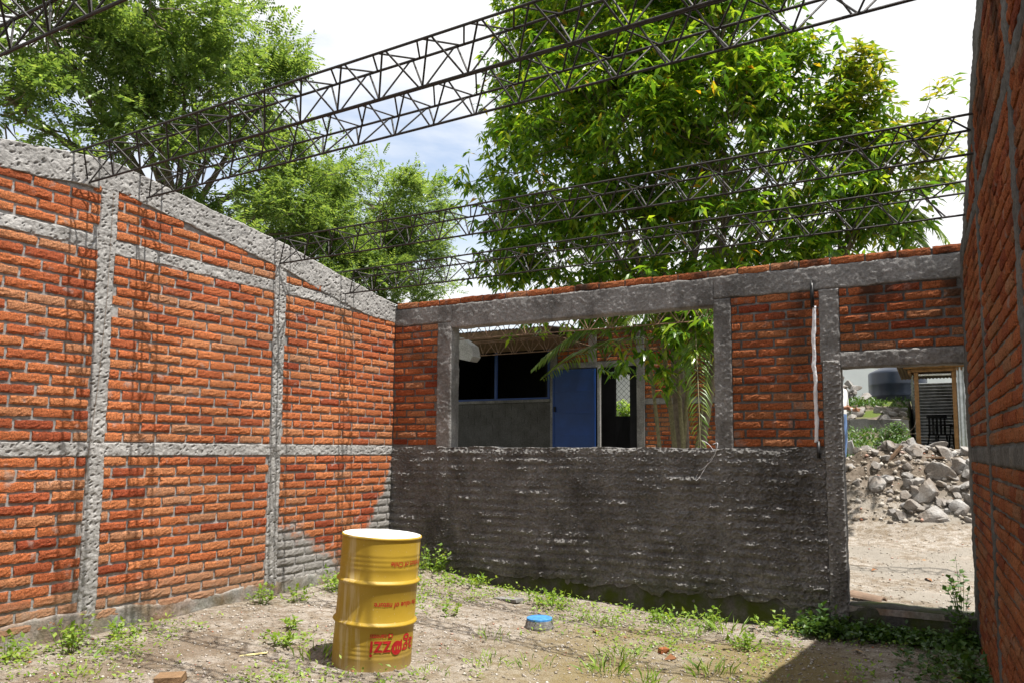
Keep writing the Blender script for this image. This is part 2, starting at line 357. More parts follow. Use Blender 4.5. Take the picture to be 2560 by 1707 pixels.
def relief(name, u0, u1, lo, hi, res, disp, mp, mat, root, back=-.14):
    """displaced front sheet with closed sides; mp(u,v,d)->xyz arrays, d = metres out of the wall"""
    lo = lo if callable(lo) else (lambda u,c=lo: u*0+c); hi = hi if callable(hi) else (lambda u,c=hi: u*0+c)
    nu = max(2,int(round((u1-u0)/res))+1); uu = np.linspace(u0,u1,nu); hm = float(np.mean(hi(uu)-lo(uu))); nv = max(2,int(round(hm/res))+1)
    t = np.linspace(0,1,nv); U = np.repeat(uu[None,:],nv,0); Vv = lo(uu)[None,:]*(1-t[:,None])+hi(uu)[None,:]*t[:,None]
    ed = np.zeros_like(U); ed[0,:]=ed[-1,:]=1; ed[:,0]=ed[:,-1]=1
    Dp = disp(U,Vv)-ed*.004; Uj = U+ (1-ed)*0+ed*.008*fbm(U*14,Vv*14,77,3); Vj = Vv+ed*.008*fbm(U*14+5,Vv*14,78,3)
    P = np.stack(mp(Uj,Vj,Dp),-1).reshape(-1,3); n = nu*nv
    q = (np.arange(nv-1)[:,None]*nu+np.arange(nu-1)[None,:]).ravel(); Fs = np.stack([q,q+1,q+1+nu,q+nu],1)
    ring = np.concatenate([np.arange(nu), nu-1+nu*np.arange(1,nv), nu*(nv-1)+np.arange(nu-2,-1,-1), nu*np.arange(nv-2,0,-1)])
    Pb = np.stack(mp(Uj.ravel()[ring],Vj.ravel()[ring],np.full(len(ring),back)),-1); m = len(ring); r1 = np.roll(np.arange(m),-1)
    Fs = np.concatenate([Fs, np.stack([ring, n+np.arange(m), n+r1, ring[r1]],1)])
    return build(name, np.concatenate([P,Pb]), Fs, mat, root)
def pits(U, V, seed, dens=150, size=.0105, depth=.020, ang=.7):
    """pecked key marks: short oblique dents"""
    c = .36/math.sqrt(dens)*1.7; d = np.zeros_like(U); gx = np.floor(U/c); gy = np.floor(V/c)
    for ax in (-1,0,1):
        for ay in (-1,0,1):
            hx = gx+ax; hy = gy+ay; px = (hx+_h(hx,hy,seed))*c; py = (hy+_h(hx,hy,seed+1))*c; s = size*(.55+.8*_h(hx,hy,seed+2)); a = ang+(_h(hx,hy,seed+3)-.5)*1.2
            du = (U-px); dv = (V-py); e = ((du*np.cos(a)+dv*np.sin(a))/(s*1.25))**2+((-du*np.sin(a)+dv*np.cos(a))/(s*.55))**2
            d = np.maximum(d, np.exp(-(e**1.6)*1.1)*(_h(hx,hy,seed+4) > .30-.55*fbm(hx*.11,hy*.11,seed+6,2)))
    return d*depth

# ================================================================== left wall (sunlit)
LW = thing('brick_wall','sunlit orange brick wall with pale pitted concrete bands and columns, on the left','wall',(XL,3.7,0))
mpL = lambda u,v,d: (XL+d, u, v)
TOPy = [-.3,.1,2.85,3.37,3.72,4.44,5.5,6.72,7.23,7.38]; TOPz = [3.04,3.12,3.625,3.705,3.735,3.635,3.51,3.29,3.195,3.18]
BOTy = [-.3,.1,2.86,3.27,3.74,5.45,6.5,6.8,7.38]; BOTz = [2.86,2.95,3.415,3.45,3.50,3.255,3.03,2.975,2.955]
topz = lambda u: np.interp(u,TOPy,TOPz)+.008*fbm(u*3.5,u*0,3,3); botz = lambda u: np.interp(u,BOTy,BOTz)+.010*fbm(u*5,u*0,4,3)
core = MB()
yy = np.linspace(-.3,D+.13,40); tz = topz(yy)-.03
V = [(XL-dx,y_,z_) for dx in (0,.14) for y_,z_ in list(zip(yy,tz))]+[(XL-dx,y_,-.5) for dx in (0,.14) for y_ in yy]
n = len(yy); Fs = []
for i in range(n-1): Fs += [(i,i+1,2*n+i+1,2*n+i)[::-1],(n+i,3*n+i,3*n+i+1,n+i+1)[::-1],(i,n+i,n+i+1,i+1)[::-1]]
Fs += [(0,2*n,3*n,n),(n-1,2*n-1,4*n-1,3*n-1)]
core.add(V,Fs); core.build('mortar_bed', M['mortar'], LW)
def dL(seed, proud, rough=.008):
    return lambda U,V: proud+rough*fbm(U*9,V*9,seed,4)+.006*fbm(U*36,V*36,seed+9,3)-pits(U,V,seed)
relief('top_beam',2.45,D-.01,botz,topz,.0055,dL(201,.020),mpL,M['conL'],LW,-.15)
relief('top_beam',-.3,2.449,botz,topz,.03,dL(201,.020),mpL,M['conL'],LW,-.15)
relief('bond_beam',2.0,6.55,lambda u:2.985+.012*fbm(u*6,u*0,8,3),lambda u:3.095+.012*fbm(u*6,u*0,9,3),.006,dL(211,.011,.014),mpL,M['conL'],LW,-.02)
relief('bond_beam',2.0,D-.012,lambda u:1.357+.006*fbm(u*8,u*0,18,3),lambda u:1.463+.006*fbm(u*8,u*0,19,3),.006,dL(221,.013),mpL,M['conL'],LW,-.02)
COLS = [(1.72,1.87),(3.612,3.752),(5.445,5.592)]
for i,(a,b) in enumerate(COLS):
    mpc = lambda u,v,d,a=a: (XL+d, u+.012*fbm(v*3+a,v*0,60,3)*0+.010*fbm(v*2.2+a*7,v*0,61,2), v)
    relief('column',a,b,.02,lambda u,c=(a+b)/2: u*0+float(np.interp(c,TOPy,TOPz))-.2,.0058,dL(231+i*7,.017),mpc,M['conL'],LW,-.02)
relief('wall_foot',-.3,D-.012,-.3,lambda u:.13+.06*fbm(u*2.2,u*0,14,4)+.05*np.exp(-((u-3.3)/.6)**2),.018,lambda U,V:.016+.010*fbm(U*5,V*8,15,4)+.005*fbm(U*30,V*30,16,2),mpL,M['footL'],LW,-.02)
bl = lay(-.3,D-.004,.08,15,.085,.03,gaps=COLS)
bl += lay(-.3,D-.004,1.466,18,.0844,.11,gaps=COLS)
bl += lay(-.3,6.5,3.10,5,.085,.05,cut=lambda u:(0,float(np.interp(u,BOTy,BOTz))+.022),gaps=COLS)
bl = [b for b in bl if not (b[1] > 2.95 and b[1] < 3.0 and b[0] > 6.4)]
place_bricks(bl, lambda u:(XL,u), rad(90), M['brickL'], LW, score=lambda b: 99 if b[0]<2.7 else math.hypot(-XL, b[0]))
build_string = MB().tube([(XL+.03,3.70,3.48),(XL+.035,3.69,2.6),(XL+.03,3.66,1.9),(XL+.04,3.60,1.3),(XL+.04,3.56,.4)],.0016,4)

# ================================================================== back wall
BW = thing('brick_wall','shaded back wall with large window opening, doorway and rough dark parging below the sill','wall',(-2.8,D,0))
mpB = lambda u,v,d: (u, D-d, v)
core = MB(); Y0,Y1 = D,D+.14
core.box(XL+.002,-5.12,Y0,Y1,1.40,3.0).box(-1.87,-.90,Y0+.001,Y1,1.40,3.0).box(-.899,XR+.05,Y0+.0005,Y1,2.22,3.0)
core.build('mortar_bed', M['mortarD'], BW)
MB().box(XL+.002,-.86,Y0+.004,Y1-.002,-.5,1.41).build('lower_wall_core', M['mortarD'], BW)
def dB(seed, proud, rough=.006, pit=.004):
    return lambda U,V: proud+rough*fbm(U*8,V*8,seed,4)+.0075*fbm(U*40,V*44,seed+9,3)-pits(U,V,seed,60,.010,pit)
relief('top_beam',XL+.006,-5.03,lambda u:2.905+.010*fbm(u*7,u*0,30,3),3.108,.0125,dB(301,.016,.009),mpB,M['conB'],BW,-.146)
relief('top_beam',-5.029,-1.955,lambda u:2.832+.006*fbm(u*3,u*0,31,3),lambda u:3.108+.008*fbm(u*9,u*0,32,3),.0125,dB(311,.018,.004),mpB,M['conB'],BW,-.147)
relief('top_beam',-1.954,XR+.01,lambda u:2.893+.006*fbm(u*5,u*0,33,3),lambda u:3.110+.008*fbm(u*9,u*0,34,3),.0125,dB(321,.016,.005),mpB,M['conB'],BW,-.146)
relief('window_post',-5.225,-5.03,1.44,2.90,.0115,dB(331,.022,.010),mpB,M['conB'],BW,-.150)
relief('window_post',-1.955,-1.787,1.44,2.89,.0115,dB(341,.020,.006),mpB,M['conB'],BW,-.150)
relief('door_post',-.985,-.815,2.22,2.89,.0115,dB(351,.018,.008),mpB,M['conB'],BW,-.149)
relief('door_post',-.965,-.818,-.05,2.235,.007,lambda U,V:.026+.010*fbm(U*7,V*5,361,4)+.008*fbm(U*35,V*35,362,3)+pits(U,V,366,330,.010,.012,0.),mpB,M['conB'],BW,-.155)
relief('door_lintel',-.816,XR+.01,2.168,2.308,.0115,dB(371,.019,.006),mpB,M['conB'],BW,-.150)
def dP(U,V):
    ro = V/.0845+.16*fbm(U*1.3,V*0,381,2); k_ = np.floor(ro); t_ = ro-k_
    bulge = np.clip(np.sin(math.pi*np.clip((t_-.10)/.84,0,1)),0,1)**.75
    uu = (U+.147*(np.mod(k_,2))+.05*_h(k_,k_*0,5))/.295; ju = np.abs(uu-np.round(uu))*.295; joint = np.exp(-(ju/.014)**2)
    keep = np.clip(.78+1.1*fbm(U*2.3,V*4.5,382,3),.10,1.15)                      # thick coat hides the courses in places
    br_ = _h(k_,np.round(uu),9); sp_ = np.clip(.5+1.4*fbm(U*16,V*9,391,3),0,1.2)
    d = .012+.027*bulge*keep*(.55+.75*br_)*(.45+.6*sp_)*(1-.5*joint)+.014*fbm(U*6,V*9,383,4)+.010*np.maximum(fbm(U*20,V*26,384,3),-.2)+.006*fbm(U*50,V*60,385,2)
    d = d+pits(U,V,386,300,.0115,.017,0.)+pits(U+3.3,V+1.7,388,480,.0085,.014,.2)
    post = np.exp(-((U+5.13)/.09)**4)+np.exp(-((U+1.87)/.085)**4)
    return d+.020*post*(1-.7*bulge*keep)
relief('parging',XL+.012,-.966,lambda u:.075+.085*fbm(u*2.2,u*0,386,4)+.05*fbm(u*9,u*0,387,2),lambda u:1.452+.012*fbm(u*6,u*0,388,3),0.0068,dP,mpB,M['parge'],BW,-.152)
relief('foundation',XL+.01,-.83,-.6,.16,.022,lambda U,V:.004+.014*fbm(U*4,V*6,391,4)+.006*fbm(U*20,V*20,392,2),mpB,M['found'],BW,-.14)
relief('doorstep',-.829,XR+.2,-.6,lambda u:.085+.02*fbm(u*2.5,u*0,394,3),.02,lambda U,V:.0+.02*fbm(U*3,V*5,395,4)+.008*fbm(U*18,V*18,396,2),mpB,M['found'],BW,-.24)
MB().box(-.8285,XR+.2,D-.004,D+.235,.03,.083).build('doorstep_top', M['footL'], BW)
bb = lay(XL+.02,-5.226,1.468,17,.0845,.07)+lay(-1.786,-.972,1.458,17,.0845,.02)+lay(-.814,XR,2.312,7,.0830,.13)
cx_ = XL+.05
while cx_ < XR-.15:
    l = RS.uniform(.24,.30); bb.append((cx_+l/2,3.148+RS.uniform(-.006,.004),l,1.02)); cx_ += l+.018
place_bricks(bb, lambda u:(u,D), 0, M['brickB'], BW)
capm = MB().box(XL+.02,XR-.02,D+.004,D+.135,3.09,3.172,.006); capm.build('capping_mortar', M['mortarD'], BW)
relief('filler_strip',-1.050,-1.018,1.50,2.74,.008,lambda U,V:.026+.004*fbm(U*30,V*20,402,3),lambda u,v,d:(u+.012*fbm(v*5,v*0,403,3)+(2.1-v)*-.012,D-d,v),M['white'],BW,-.01)
MB().tube([(-1.037,D-.024,2.73),(-1.040,D-.026,2.85),(-1.040,D-.030,2.955)],.017,10).tube([(-1.022,D-.03,1.51),(-1.020,D-.045,1.42),(-1.02,D-.05,1.36)],.017,10).build('conduit', M['black'], BW, smooth=True)
tie = MB().tube([(-1.045,D-.03,2.98),(-1.037,D-.05,2.93),(-1.04,D-.048,2.90)],.006,6)
tie.build('conduit_end', M['black'], BW)

# ================================================================== right wall (in shade)
SK = .035; RWx = lambda y: XR+SK*(D-y); RA = math.atan(SK)
RW = thing('brick_wall','shaded brick wall at the right edge, rising in a gable next to the doorway','wall',(RWx(4),4,0))
mpR = lambda u,v,d: (RWx(u)-d, u-d*SK, v)
RTy = [-.6,.3,2.2,3.9,4.83,5.3,5.78,6.31,6.85,7.37,7.56]; RTz = [3.0,3.25,3.75,4.10,3.96,3.83,3.64,3.40,3.21,3.085,3.05]
rtop = lambda u: np.interp(u,RTy,RTz)+.012*fbm(u*4,u*0,43,3)
yy = np.linspace(-.6,D+.15,40); tz = np.interp(yy,RTy,RTz)-.03
V = [(RWx(y_)+dx,y_,z_) for dx in (0,.14) for y_,z_ in zip(yy,tz)]+[(RWx(y_)+dx,y_,-.6) for dx in (0,.14) for y_ in yy]; n = len(yy); Fs = []
for i in range(n-1): Fs += [(i,i+1,2*n+i+1,2*n+i),(n+i,3*n+i,3*n+i+1,n+i+1),(i,n+i,n+i+1,i+1)]
Fs += [(0,2*n,3*n,n),(n-1,2*n-1,4*n-1,3*n-1)]
MB().add(V,Fs).build('mortar_bed', M['mortarD'], RW)
relief('top_beam',-.6,D+.155,lambda u:rtop(u)-.24,rtop,.02,dB(501,.016,.008,.008),mpR,M['conR'],RW,-.146)
relief('bond_beam',-.6,7.20,1.345,1.455,.016,dB(511,.012,.006),mpR,M['conR'],RW,-.02)
relief('bond_beam',-.6,7.20,2.985,3.085,.016,dB(515,.011,.006),mpR,M['conR'],RW,-.02)
for i,(a,b) in enumerate([(1.72,1.87),(3.62,3.77),(5.45,5.60)]): relief('column',a,b,-.2,float(np.interp(a,RTy,RTz))-.22,.014,dB(521+i*5,.015,.007),mpR,M['conR'],RW,-.02)
relief('column',7.17,D+.16,-.2,2.9,.014,lambda U,V:.016+.012*fbm(U*9,V*7,541,4)+.006*fbm(U*30,V*30,542,2),mpR,M['conR'],RW,-.152)
RC = [(1.72,1.87),(3.62,3.77),(5.45,5.60)]
br = lay(-.6,7.17,-.17,18,.0845,.04,gaps=RC)+lay(-.6,7.17,1.46,18,.0845,.09,gaps=RC)+lay(-.6,7.17,3.09,12,.0845,.06,cut=lambda u:(0,float(np.interp(u,RTy,RTz))-.225),gaps=RC)
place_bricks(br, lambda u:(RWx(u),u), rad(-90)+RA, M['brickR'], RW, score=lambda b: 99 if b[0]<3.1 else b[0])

# ================================================================== roof trusses
def truss(Y, z, X0, X1, rise, label, h=.22, w=.21, tilt=0., per=.325, mat='steel', rc=.0085, rw=.0062, group=None, ph=0):
    T = thing('roof_truss',label,'truss',((X0+X1)/2,Y,z),group)
    ct,st = math.cos(tilt),math.sin(tilt)
    def pt(x, a, b):  # a across, b up from the bottom chord
        return (x, Y+a*ct-b*st, z+a*st+b*ct+rise*(x-X0)/(X1-X0)-.012*math.sin(math.pi*(x-X0)/(X1-X0)))
    xs_ = np.linspace(X0,X1,14)
    for a,b in ((0,0),(-w/2,h),(w/2,h)):
        MB().tube([pt(x,a,b) for x in xs_],rc,7).build('chord',M[mat],T)
    n = int((X1-X0)/per)
    for (a0,b0),(a1,b1),p0 in (((0,.004),(-w/2,h-.004),0),((0,.004),(w/2,h-.004),.18),((-w/2,h+.003),(w/2,h+.003),.5)):
        P = []
        for i in range(2*n+1):
            x = X0+.04+per*(i/2+.0)+ph+p0*per*.5
            if x > X1-.02: break
            a,b = (a0,b0) if i%2 == 0 else (a1,b1)
            e = .014; xm = x+RS.uniform(-.008,.008)
            P += [pt(xm-e,a,b),pt(xm+e,a,b)]
        MB().tube(P,rw,6).build('web_bar',M[mat],T)
    return T
GT = 'bare steel roof trusses spanning the room'
x0 = XL-.05
truss(1.92,3.335,x0,.46,.05,'black steel truss crossing the top left corner, nearest the camera',tilt=.15,group=GT)
truss(3.50,3.50,x0,.33,.10,'first of the two close steel trusses at the ridge, upper one in view',tilt=.13,group=GT)
truss(4.00,3.525,x0,.31,.09,'second of the two close steel trusses at the ridge, its top bar meeting its neighbour',tilt=-.13,group=GT,ph=.05)
truss(5.49,3.285,x0,.25,.02,'steel truss resting on the middle concrete column of the sunlit wall',tilt=-.13,group=GT,ph=.02)
truss(6.46,3.15,x0,.21,.03,'lowest steel truss over the room, closest to the back wall',tilt=-.13,group=GT,ph=.08)
truss(9.6,1.422+.1723*9.6,-7.6,1.5,.02,'rusty truss just behind the top of the window opening',h=.24,mat='rust',group='trusses beyond the back wall')
truss(11.8,1.422+.1445*11.8,-8.4,-2.0,.05,'lower rusty truss farther back behind the window, half hidden by leaves',h=.24,mat='rust',group='trusses beyond the back wall')

# ================================================================== steel drum
DX,DY = -3.69,4.44; DZ = float(gh(DX,DY))-.04
DRt = thing('steel_drum','yellow steel drum with white top standing tilted on the dirt, red upside-down lettering','drum',(DX,DY,DZ))
lean = Vector((math.cos(YAW),math.sin(YAW),0)); DRt.rotation_mode = 'QUATERNION'
DRt.rotation_quaternion = Matrix.Rotation(rad(3.6),3,Vector((0,0,1)).cross(lean)).to_quaternion()
DRt.scale = (.98,.98,1.065)
R0,HD = .286,.885
prof = [(R0-.012,.006),(R0+.004,0),(R0+.006,.010),(R0+.002,.018),(R0-.001,.03)]
def rib(z): return [(R0,z-.022),(R0+.004,z-.016),(R0+.017,z-.006),(R0+.019,z),(R0+.016,z+.007),(R0+.003,z+.017),(R0,z+.022)]
prof += [(R0,.06)]
for z in (.115,.145,.175,.205): prof += [(R0-.0006,z-.008),(R0+.0012,z),(R0-.0006,z+.008)]
prof += rib(.325)+[(R0,.45)]+rib(.590)
for z in (.68,.71,.74,.77): prof += [(R0-.0006,z-.008),(R0+.0012,z),(R0-.0006,z+.008)]
prof += [(R0,.84),(R0-.001,.868)]
k = NT('yellow_drum_paint',.42,.45); n1 = k.noise(2.5,4); n2 = k.noise(9,6,.7,sc=(1,1,.06)); n3 = k.noise(60,4,.7)
cdr = k.mix(k.ss(n1,.3,.7),(.365,.235,.018),(.42,.272,.026))
cdr = k.mix(k.m_('MULTIPLY',k.ss(n2,.55,.68),.55),cdr,(.62,.52,.33)); cdr = k.mix(k.m_('MULTIPLY',k.ss(n3,.64,.72),.55),cdr,(.62,.55,.42))
zz_ = k.m_('ADD',k.xyz()[2],k.m_('MULTIPLY',k.noise(14,5),.16)); cdr = k.mix(k.ss(zz_,.17,-.10,0,.9),cdr,(.27,.19,.10)); cdr = k.mix(k.m_('MULTIPLY',k.ss(k.noise(26,6,.75),.66,.73),.7),cdr,(.13,.055,.02)); k.color(cdr)
k.set(k.b.inputs['Roughness'], k.ss(zz_,.25,.0,.50,.85)); M['drum'] = k.m
M['drumw'] = plain('drum_white_lining',(.85,.85,.84),.5,.4,.06,4,0)
M['red'] = plain('red_print',(.40,.014,.016),.6,.3,.15,30,0)
ds = MB().lathe(prof,96); Vd = ds.V[0]; ad = np.arctan2(Vd[:,1],Vd[:,0]); rd_ = np.hypot(Vd[:,0],Vd[:,1]); mid_ = np.clip(np.minimum(Vd[:,2]-.05,.84-Vd[:,2])/.06,0,1)
dn_ = (.0035*fbm(ad*1.6+9,Vd[:,2]*7,88,3)-.006*np.exp(-((ad-math.atan2(-DY,-DX)+.55)/.12)**2-((Vd[:,2]-.46)/.05)**2)-.005*np.exp(-((ad-math.atan2(-DY,-DX)-.2)/.10)**2-((Vd[:,2]-.79)/.04)**2))*mid_
Vd[:,0] *= 1+dn_/rd_; Vd[:,1] *= 1+dn_/rd_; ds.build('drum_shell',M['drum'],DRt,smooth=True,local=True)
MB().lathe([(R0-.001,.868),(R0+.005,.870),(R0+.008,.877),(R0+.005,.885),(R0-.002,.886),(R0-.007,.882),(R0-.006,.872)],72).build('rim',M['drum'],DRt,smooth=True,local=True)
MB().lathe([(R0-.0030,.8868),(R0-.008,.8825),(R0-.009,.878),(R0-.02,.875),(R0-.05,.876),(.001,.877)],72).build('drum_head',M['drumw'],DRt,smooth=True,local=True)
front = math.atan2(-DY,-DX)                                      # angle of the side that faces the viewer
def drum_text(txt, size, ang, z, right=True):
    cu = bpy.data.curves.new('print','FONT'); cu.body = txt; cu.size = size; cu.resolution_u = 3; cu.offset = size*.012
    o = bpy.data.objects.new('print',cu); COL.objects.link(o); dg = bpy.context.evaluated_depsgraph_get(); me = bpy.data.meshes.new_from_object(o.evaluated_get(dg))
    bpy.data.objects.remove(o); bpy.data.curves.remove(cu)
    V = np.array([v.co[:] for v in me.vertices]); Fs = [tuple(p.vertices) for p in me.polygons]; bpy.data.meshes.remove(me)
    return V,Fs
def wrap(V, a_left, z0, R):
    # upside down: the text's end (max x) is at the left, its baseline on top
    xm = V[:,0].max(); s = (xm-V[:,0]); a = a_left+s/R; return np.stack([R*np.cos(a),R*np.sin(a),z0-V[:,1]],1)
RT = R0+.0030
for txt,size,da,z0 in (('Product of Chile',.046,15,.735),('the value of nature',.050,-4,.475),('carozzi',.042,-6,.276),('agr zzi',.150,-5,.232)):
    V,Fs = drum_text(txt,size,0,0)
    build('lettering',wrap(V,front+rad(da),z0,RT),Fs,M['red'],DRt,local=True)
# the round fruit that stands for the o, with pale seeds, and the small square emblem
def disc(a,z,r,mat,name,n=28,rr=RT,e=1.):
    V = [(0,0)]+[(r*math.cos(2*math.pi*i/n)*e,r*math.sin(2*math.pi*i/n)) for i in range(n)]
    P = [(rr*math.cos(a+x/rr),rr*math.sin(a+x/rr),z+y_) for x,y_ in V]
    return build(name,P,[(0,1+i,1+(i+1)%n) for i in range(n)],M[mat],DRt,local=True)
# locate the gap left by the blank in 'agr zzi'
V,_ = drum_text('agr zzi',.150,0,0); V2,_ = drum_text('zzi',.150,0,0); wz = V2[:,0].max()-V2[:,0].min()
ao = front+rad(-5)+(wz+.046)/RT
disc(ao,.186,.045,'red','emblem_disc')
for q in (-.018,0.004,.022): disc(ao+q/RT,.188-abs(q)*.3,.013,'drum','emblem_seed',10,RT+.001,.3)
sq = [(-.016,-.013),(.016,-.013),(.016,.013),(-.016,.013)]; V3,_ = drum_text('carozzi',.042,0,0); wc = V3[:,0].max()-V3[:,0].min(); asq = front+rad(-6)+(wc+.028)/RT
build('emblem_square',[(RT*math.cos(asq+x_/RT),RT*math.sin(asq+x_/RT),.266+y_) for x_,y_ in sq],[(0,1,2,3)],M['red'],DRt,local=True)
disc(asq,.266,.008,'drum','emblem_ring',14,RT+.001)

# ================================================================== building behind the window
HB = thing('house','low house seen through the window: dark barred opening, blue door and brick panels','building',(-7,14.5,1.0))
YB = 14.5
M['green'] = concrete_mat('pale_green_block_paint',.065,.095,bs=.5,warm=.98)
M['dark'] = plain('dark_interior',(.02,.02,.022),.9,.1,.2,3,0)  # near-black: shade inside the house put into the colour
MB().box(-11.5,-7.36,YB,YB+.15,.7,2.44).build('block_wall',M['green'],HB)
for r_ in range(9):                                              # visible block joints: proud courses
    zc = 1.05+r_*.155
    uo = -11.5+(r_%2)*.16
    while uo < -7.7:
        a_ = max(uo,-11.48); b_ = min(uo+.31,-7.38)
        if a_ > -10.6: MB().box(a_,b_,YB-.006,YB+.02,zc,zc+.145,.002).build('block',M['green'],HB)
        uo += .32
MB().box(-11.5,-7.36,YB-.05,YB+.20,2.441,2.50).build('sill',M['mortarD'],HB)
fr = MB().box(-11.4,-7.38,YB+.02,YB+.07,2.502,2.545).box(-11.4,-7.38,YB+.02,YB+.07,3.60,3.64)
for xq in (-9.86,-8.76,-7.44): fr.box(xq,xq+.05,YB+.015,YB+.075,2.545,3.60)
fr.build('window_frame',M['blue'],HB)
MB().box(-11.5,-7.36,YB,YB+.15,3.66,3.95).build('lintel_beam',M['conB'],HB)
for xa,xb,za in ((-7.358,-7.20,.7),(-6.47,-6.30,3.24),(-5.42,-5.26,.7)): MB().box(xa,xb,YB-.02,YB+.16,za,3.95).build('post',M['conB'],HB)
MB().box(-7.199,-5.421,YB-.01,YB+.15,3.13,3.238).build('door_lintel',M['conB'],HB)
for xa,xb,za in ((-7.198,-6.471,3.239),(-6.299,-5.421,3.239),(-5.258,-3.2,.7)): MB().box(xa,xb,YB+.012,YB+.14,za,3.93).build('mortar_bed',M['mortarD'],HB)
MB().box(-5.258,-3.2,YB-.012,YB+.10,2.34,2.45).build('bond_beam',M['conB'],HB)
hb = lay(-7.195,-6.475,3.245,8,.085,.03)+lay(-6.295,-5.425,3.245,8,.085,.1)+lay(-5.255,-3.25,1.10,14,.0885,.05)+lay(-5.255,-3.25,2.455,17,.085,.05)
place_bricks(hb, lambda u:(u,YB+.012), 0, M['brickB'], HB)
dr = MB(); dr.box(-7.27,-6.30,YB-.075,YB-.04,1.02,3.10); door = dr.build('door',M['blue'],HB)
rb = MB()
for zq in (1.30,1.745,2.20,2.655): rb.box(-7.265,-6.305,YB-.088,YB-.076,zq-.016,zq+.016)
rb.box(-7.27,-7.235,YB-.0875,YB-.076,1.03,3.095).box(-6.335,-6.30,YB-.0875,YB-.076,1.03,3.095); rb.build('door_frame_ribs',M['blue'],door)
MB().box(-7.235,-7.195,YB-.115,YB-.089,2.22,2.33).build('door_handle',M['dark'],door)
MB().box(-6.27,-6.21,YB-.03,YB+.05,1.02,3.13).build('door_jamb',M['conL'],HB)
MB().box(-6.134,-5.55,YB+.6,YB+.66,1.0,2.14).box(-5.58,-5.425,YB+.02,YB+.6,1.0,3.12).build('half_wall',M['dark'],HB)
MB().box(-6.9,-5.3,YB+.6,YB+.64,3.02,3.7).box(-6.9,-6.135,YB+.601,YB+.645,1.0,3.02).build('dark_panel',M['dark'],HB)  # added dark panels stand in for the unlit room, covering a bright gap
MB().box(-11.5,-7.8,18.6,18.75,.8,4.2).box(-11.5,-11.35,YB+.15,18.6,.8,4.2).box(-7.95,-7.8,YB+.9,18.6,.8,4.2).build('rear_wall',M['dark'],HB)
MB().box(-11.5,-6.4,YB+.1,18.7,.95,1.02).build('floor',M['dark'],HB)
def corrugated(x0,x1,y0,y1,zf,amp=.010,pitch=.076,along='y'):
    """sheet whose ridges run along `along`"""
    V=[];Fs=[]; 
    if along == 'y':
        us = np.arange(x0,x1+.001,pitch/6); vs = [y0,y1]
        for y_ in vs:
            for x_ in us: V.append((x_,y_,zf(x_,y_)+amp*math.sin(2*math.pi*x_/pitch)))
        n = len(us)
    else:
        us = np.arange(y0,y1+.001,pitch/6); vs = [x0,x1]
        for x_ in vs:
            for y_ in us: V.append((x_,y_,zf(x_,y_)+amp*math.sin(2*math.pi*y_/pitch)))
        n = len(us)
    Fs = [(i,i+1,n+i+1,n+i) for i in range(n-1)]
    V = np.array(V); V2 = V.copy(); V2[:,2] -= .003; m = len(V)
    return np.concatenate([V,V2]), Fs+[tuple(q+m for q in f)[::-1] for f in Fs]
V,Fs = corrugated(-11.8,-6.4,12.6,19.0,lambda x,y:3.72+.11*(y-12.6)); build('roof',V,Fs,M['galv'],HB)
MB().box(-11.8,-6.4,12.585,12.60,3.56,3.70).box(-11.8,-6.4,12.6,14.45,3.56,3.572).build('fascia',M['woodD'],HB)
# far yard behind the house doorway
mb = MB().box(-11.5,-6.5,24.0,24.2,.9,4.6).build('garden_wall',plain('grey_render',(.42,.42,.42),.9,.1,.15,2,.3)); tag(mb,'plain grey wall far behind the house doorway mesh','wall')
mb = MB().box(-8.5,-8.05,20.5,21.6,.95,2.62,.03).build('concrete_block',M['conL']); tag(mb,'weathered concrete block behind the wire mesh of the house doorway','block')
CF = thing('chain_link_screen','diamond wire mesh screen inside the house doorway','screen',(-5.9,YB+.64,2.15))
wv = MB(); q = 0
for sgn in (-1,1):
    for c0 in np.arange(-1.6,1.6,.115):
        pts = []
        a = np.linspace(0,.87,2)
        xa0 = -6.13+c0; P0 = (xa0, 2.15); P1 = (xa0+sgn*.87, 3.02)
        # clip to the frame
        t0,t1 = 0.,1.; dx = P1[0]-P0[0]
        for lim,sg in ((-6.13,1),(-5.56,-1)):
            f0 = sg*(P0[0]-lim); f1 = sg*(P1[0]-lim)
            if f0 < 0 and f1 < 0: t0,t1 = 1,0; break
            if f0 < 0: t0 = max(t0,-f0/(f1-f0))
            elif f1 < 0: t1 = min(t1,f0/(f0-f1))
        if t1-t0 < .03: continue
        wv.tube([(P0[0]+dx*t, YB+.635+.004*sgn, 2.15+.87*t) for t in (t0,t1)],.0035,4)
wv.build('wire_mesh',M['steel'],CF)
for xq in (-6.13,-5.56): MB().tube([(xq,YB+.635,2.16),(xq,YB+.635,3.01)],.012,6).build('screen_post',M['steel'],CF)
# broken end of a concrete beam sticking out behind the window's left corner
be = MB(); be.add(np.array([(-7.6,10.35,3.05),(-6.72,10.35,2.84),(-6.66,10.35,2.92),(-6.70,10.35,3.10),(-6.9,10.35,3.24),(-7.6,10.35,3.27)]+[(-7.6,10.62,3.05),(-6.75,10.62,2.85),(-6.68,10.62,2.92),(-6.72,10.62,3.10),(-6.92,10.62,3.24),(-7.6,10.62,3.27)]),
   [(0,1,2,3,4,5),(6,11,10,9,8,7),(0,6,7,1),(1,7,8,2),(2,8,9,3),(3,9,10,4),(4,10,11,5),(5,11,6,0)])
be.box(-7.75,-7.55,10.33,10.64,-.1,3.30); o = be.build('concrete_beam',M['conL']); tag(o,'pale broken concrete beam end jutting in behind the upper left window corner','beam')

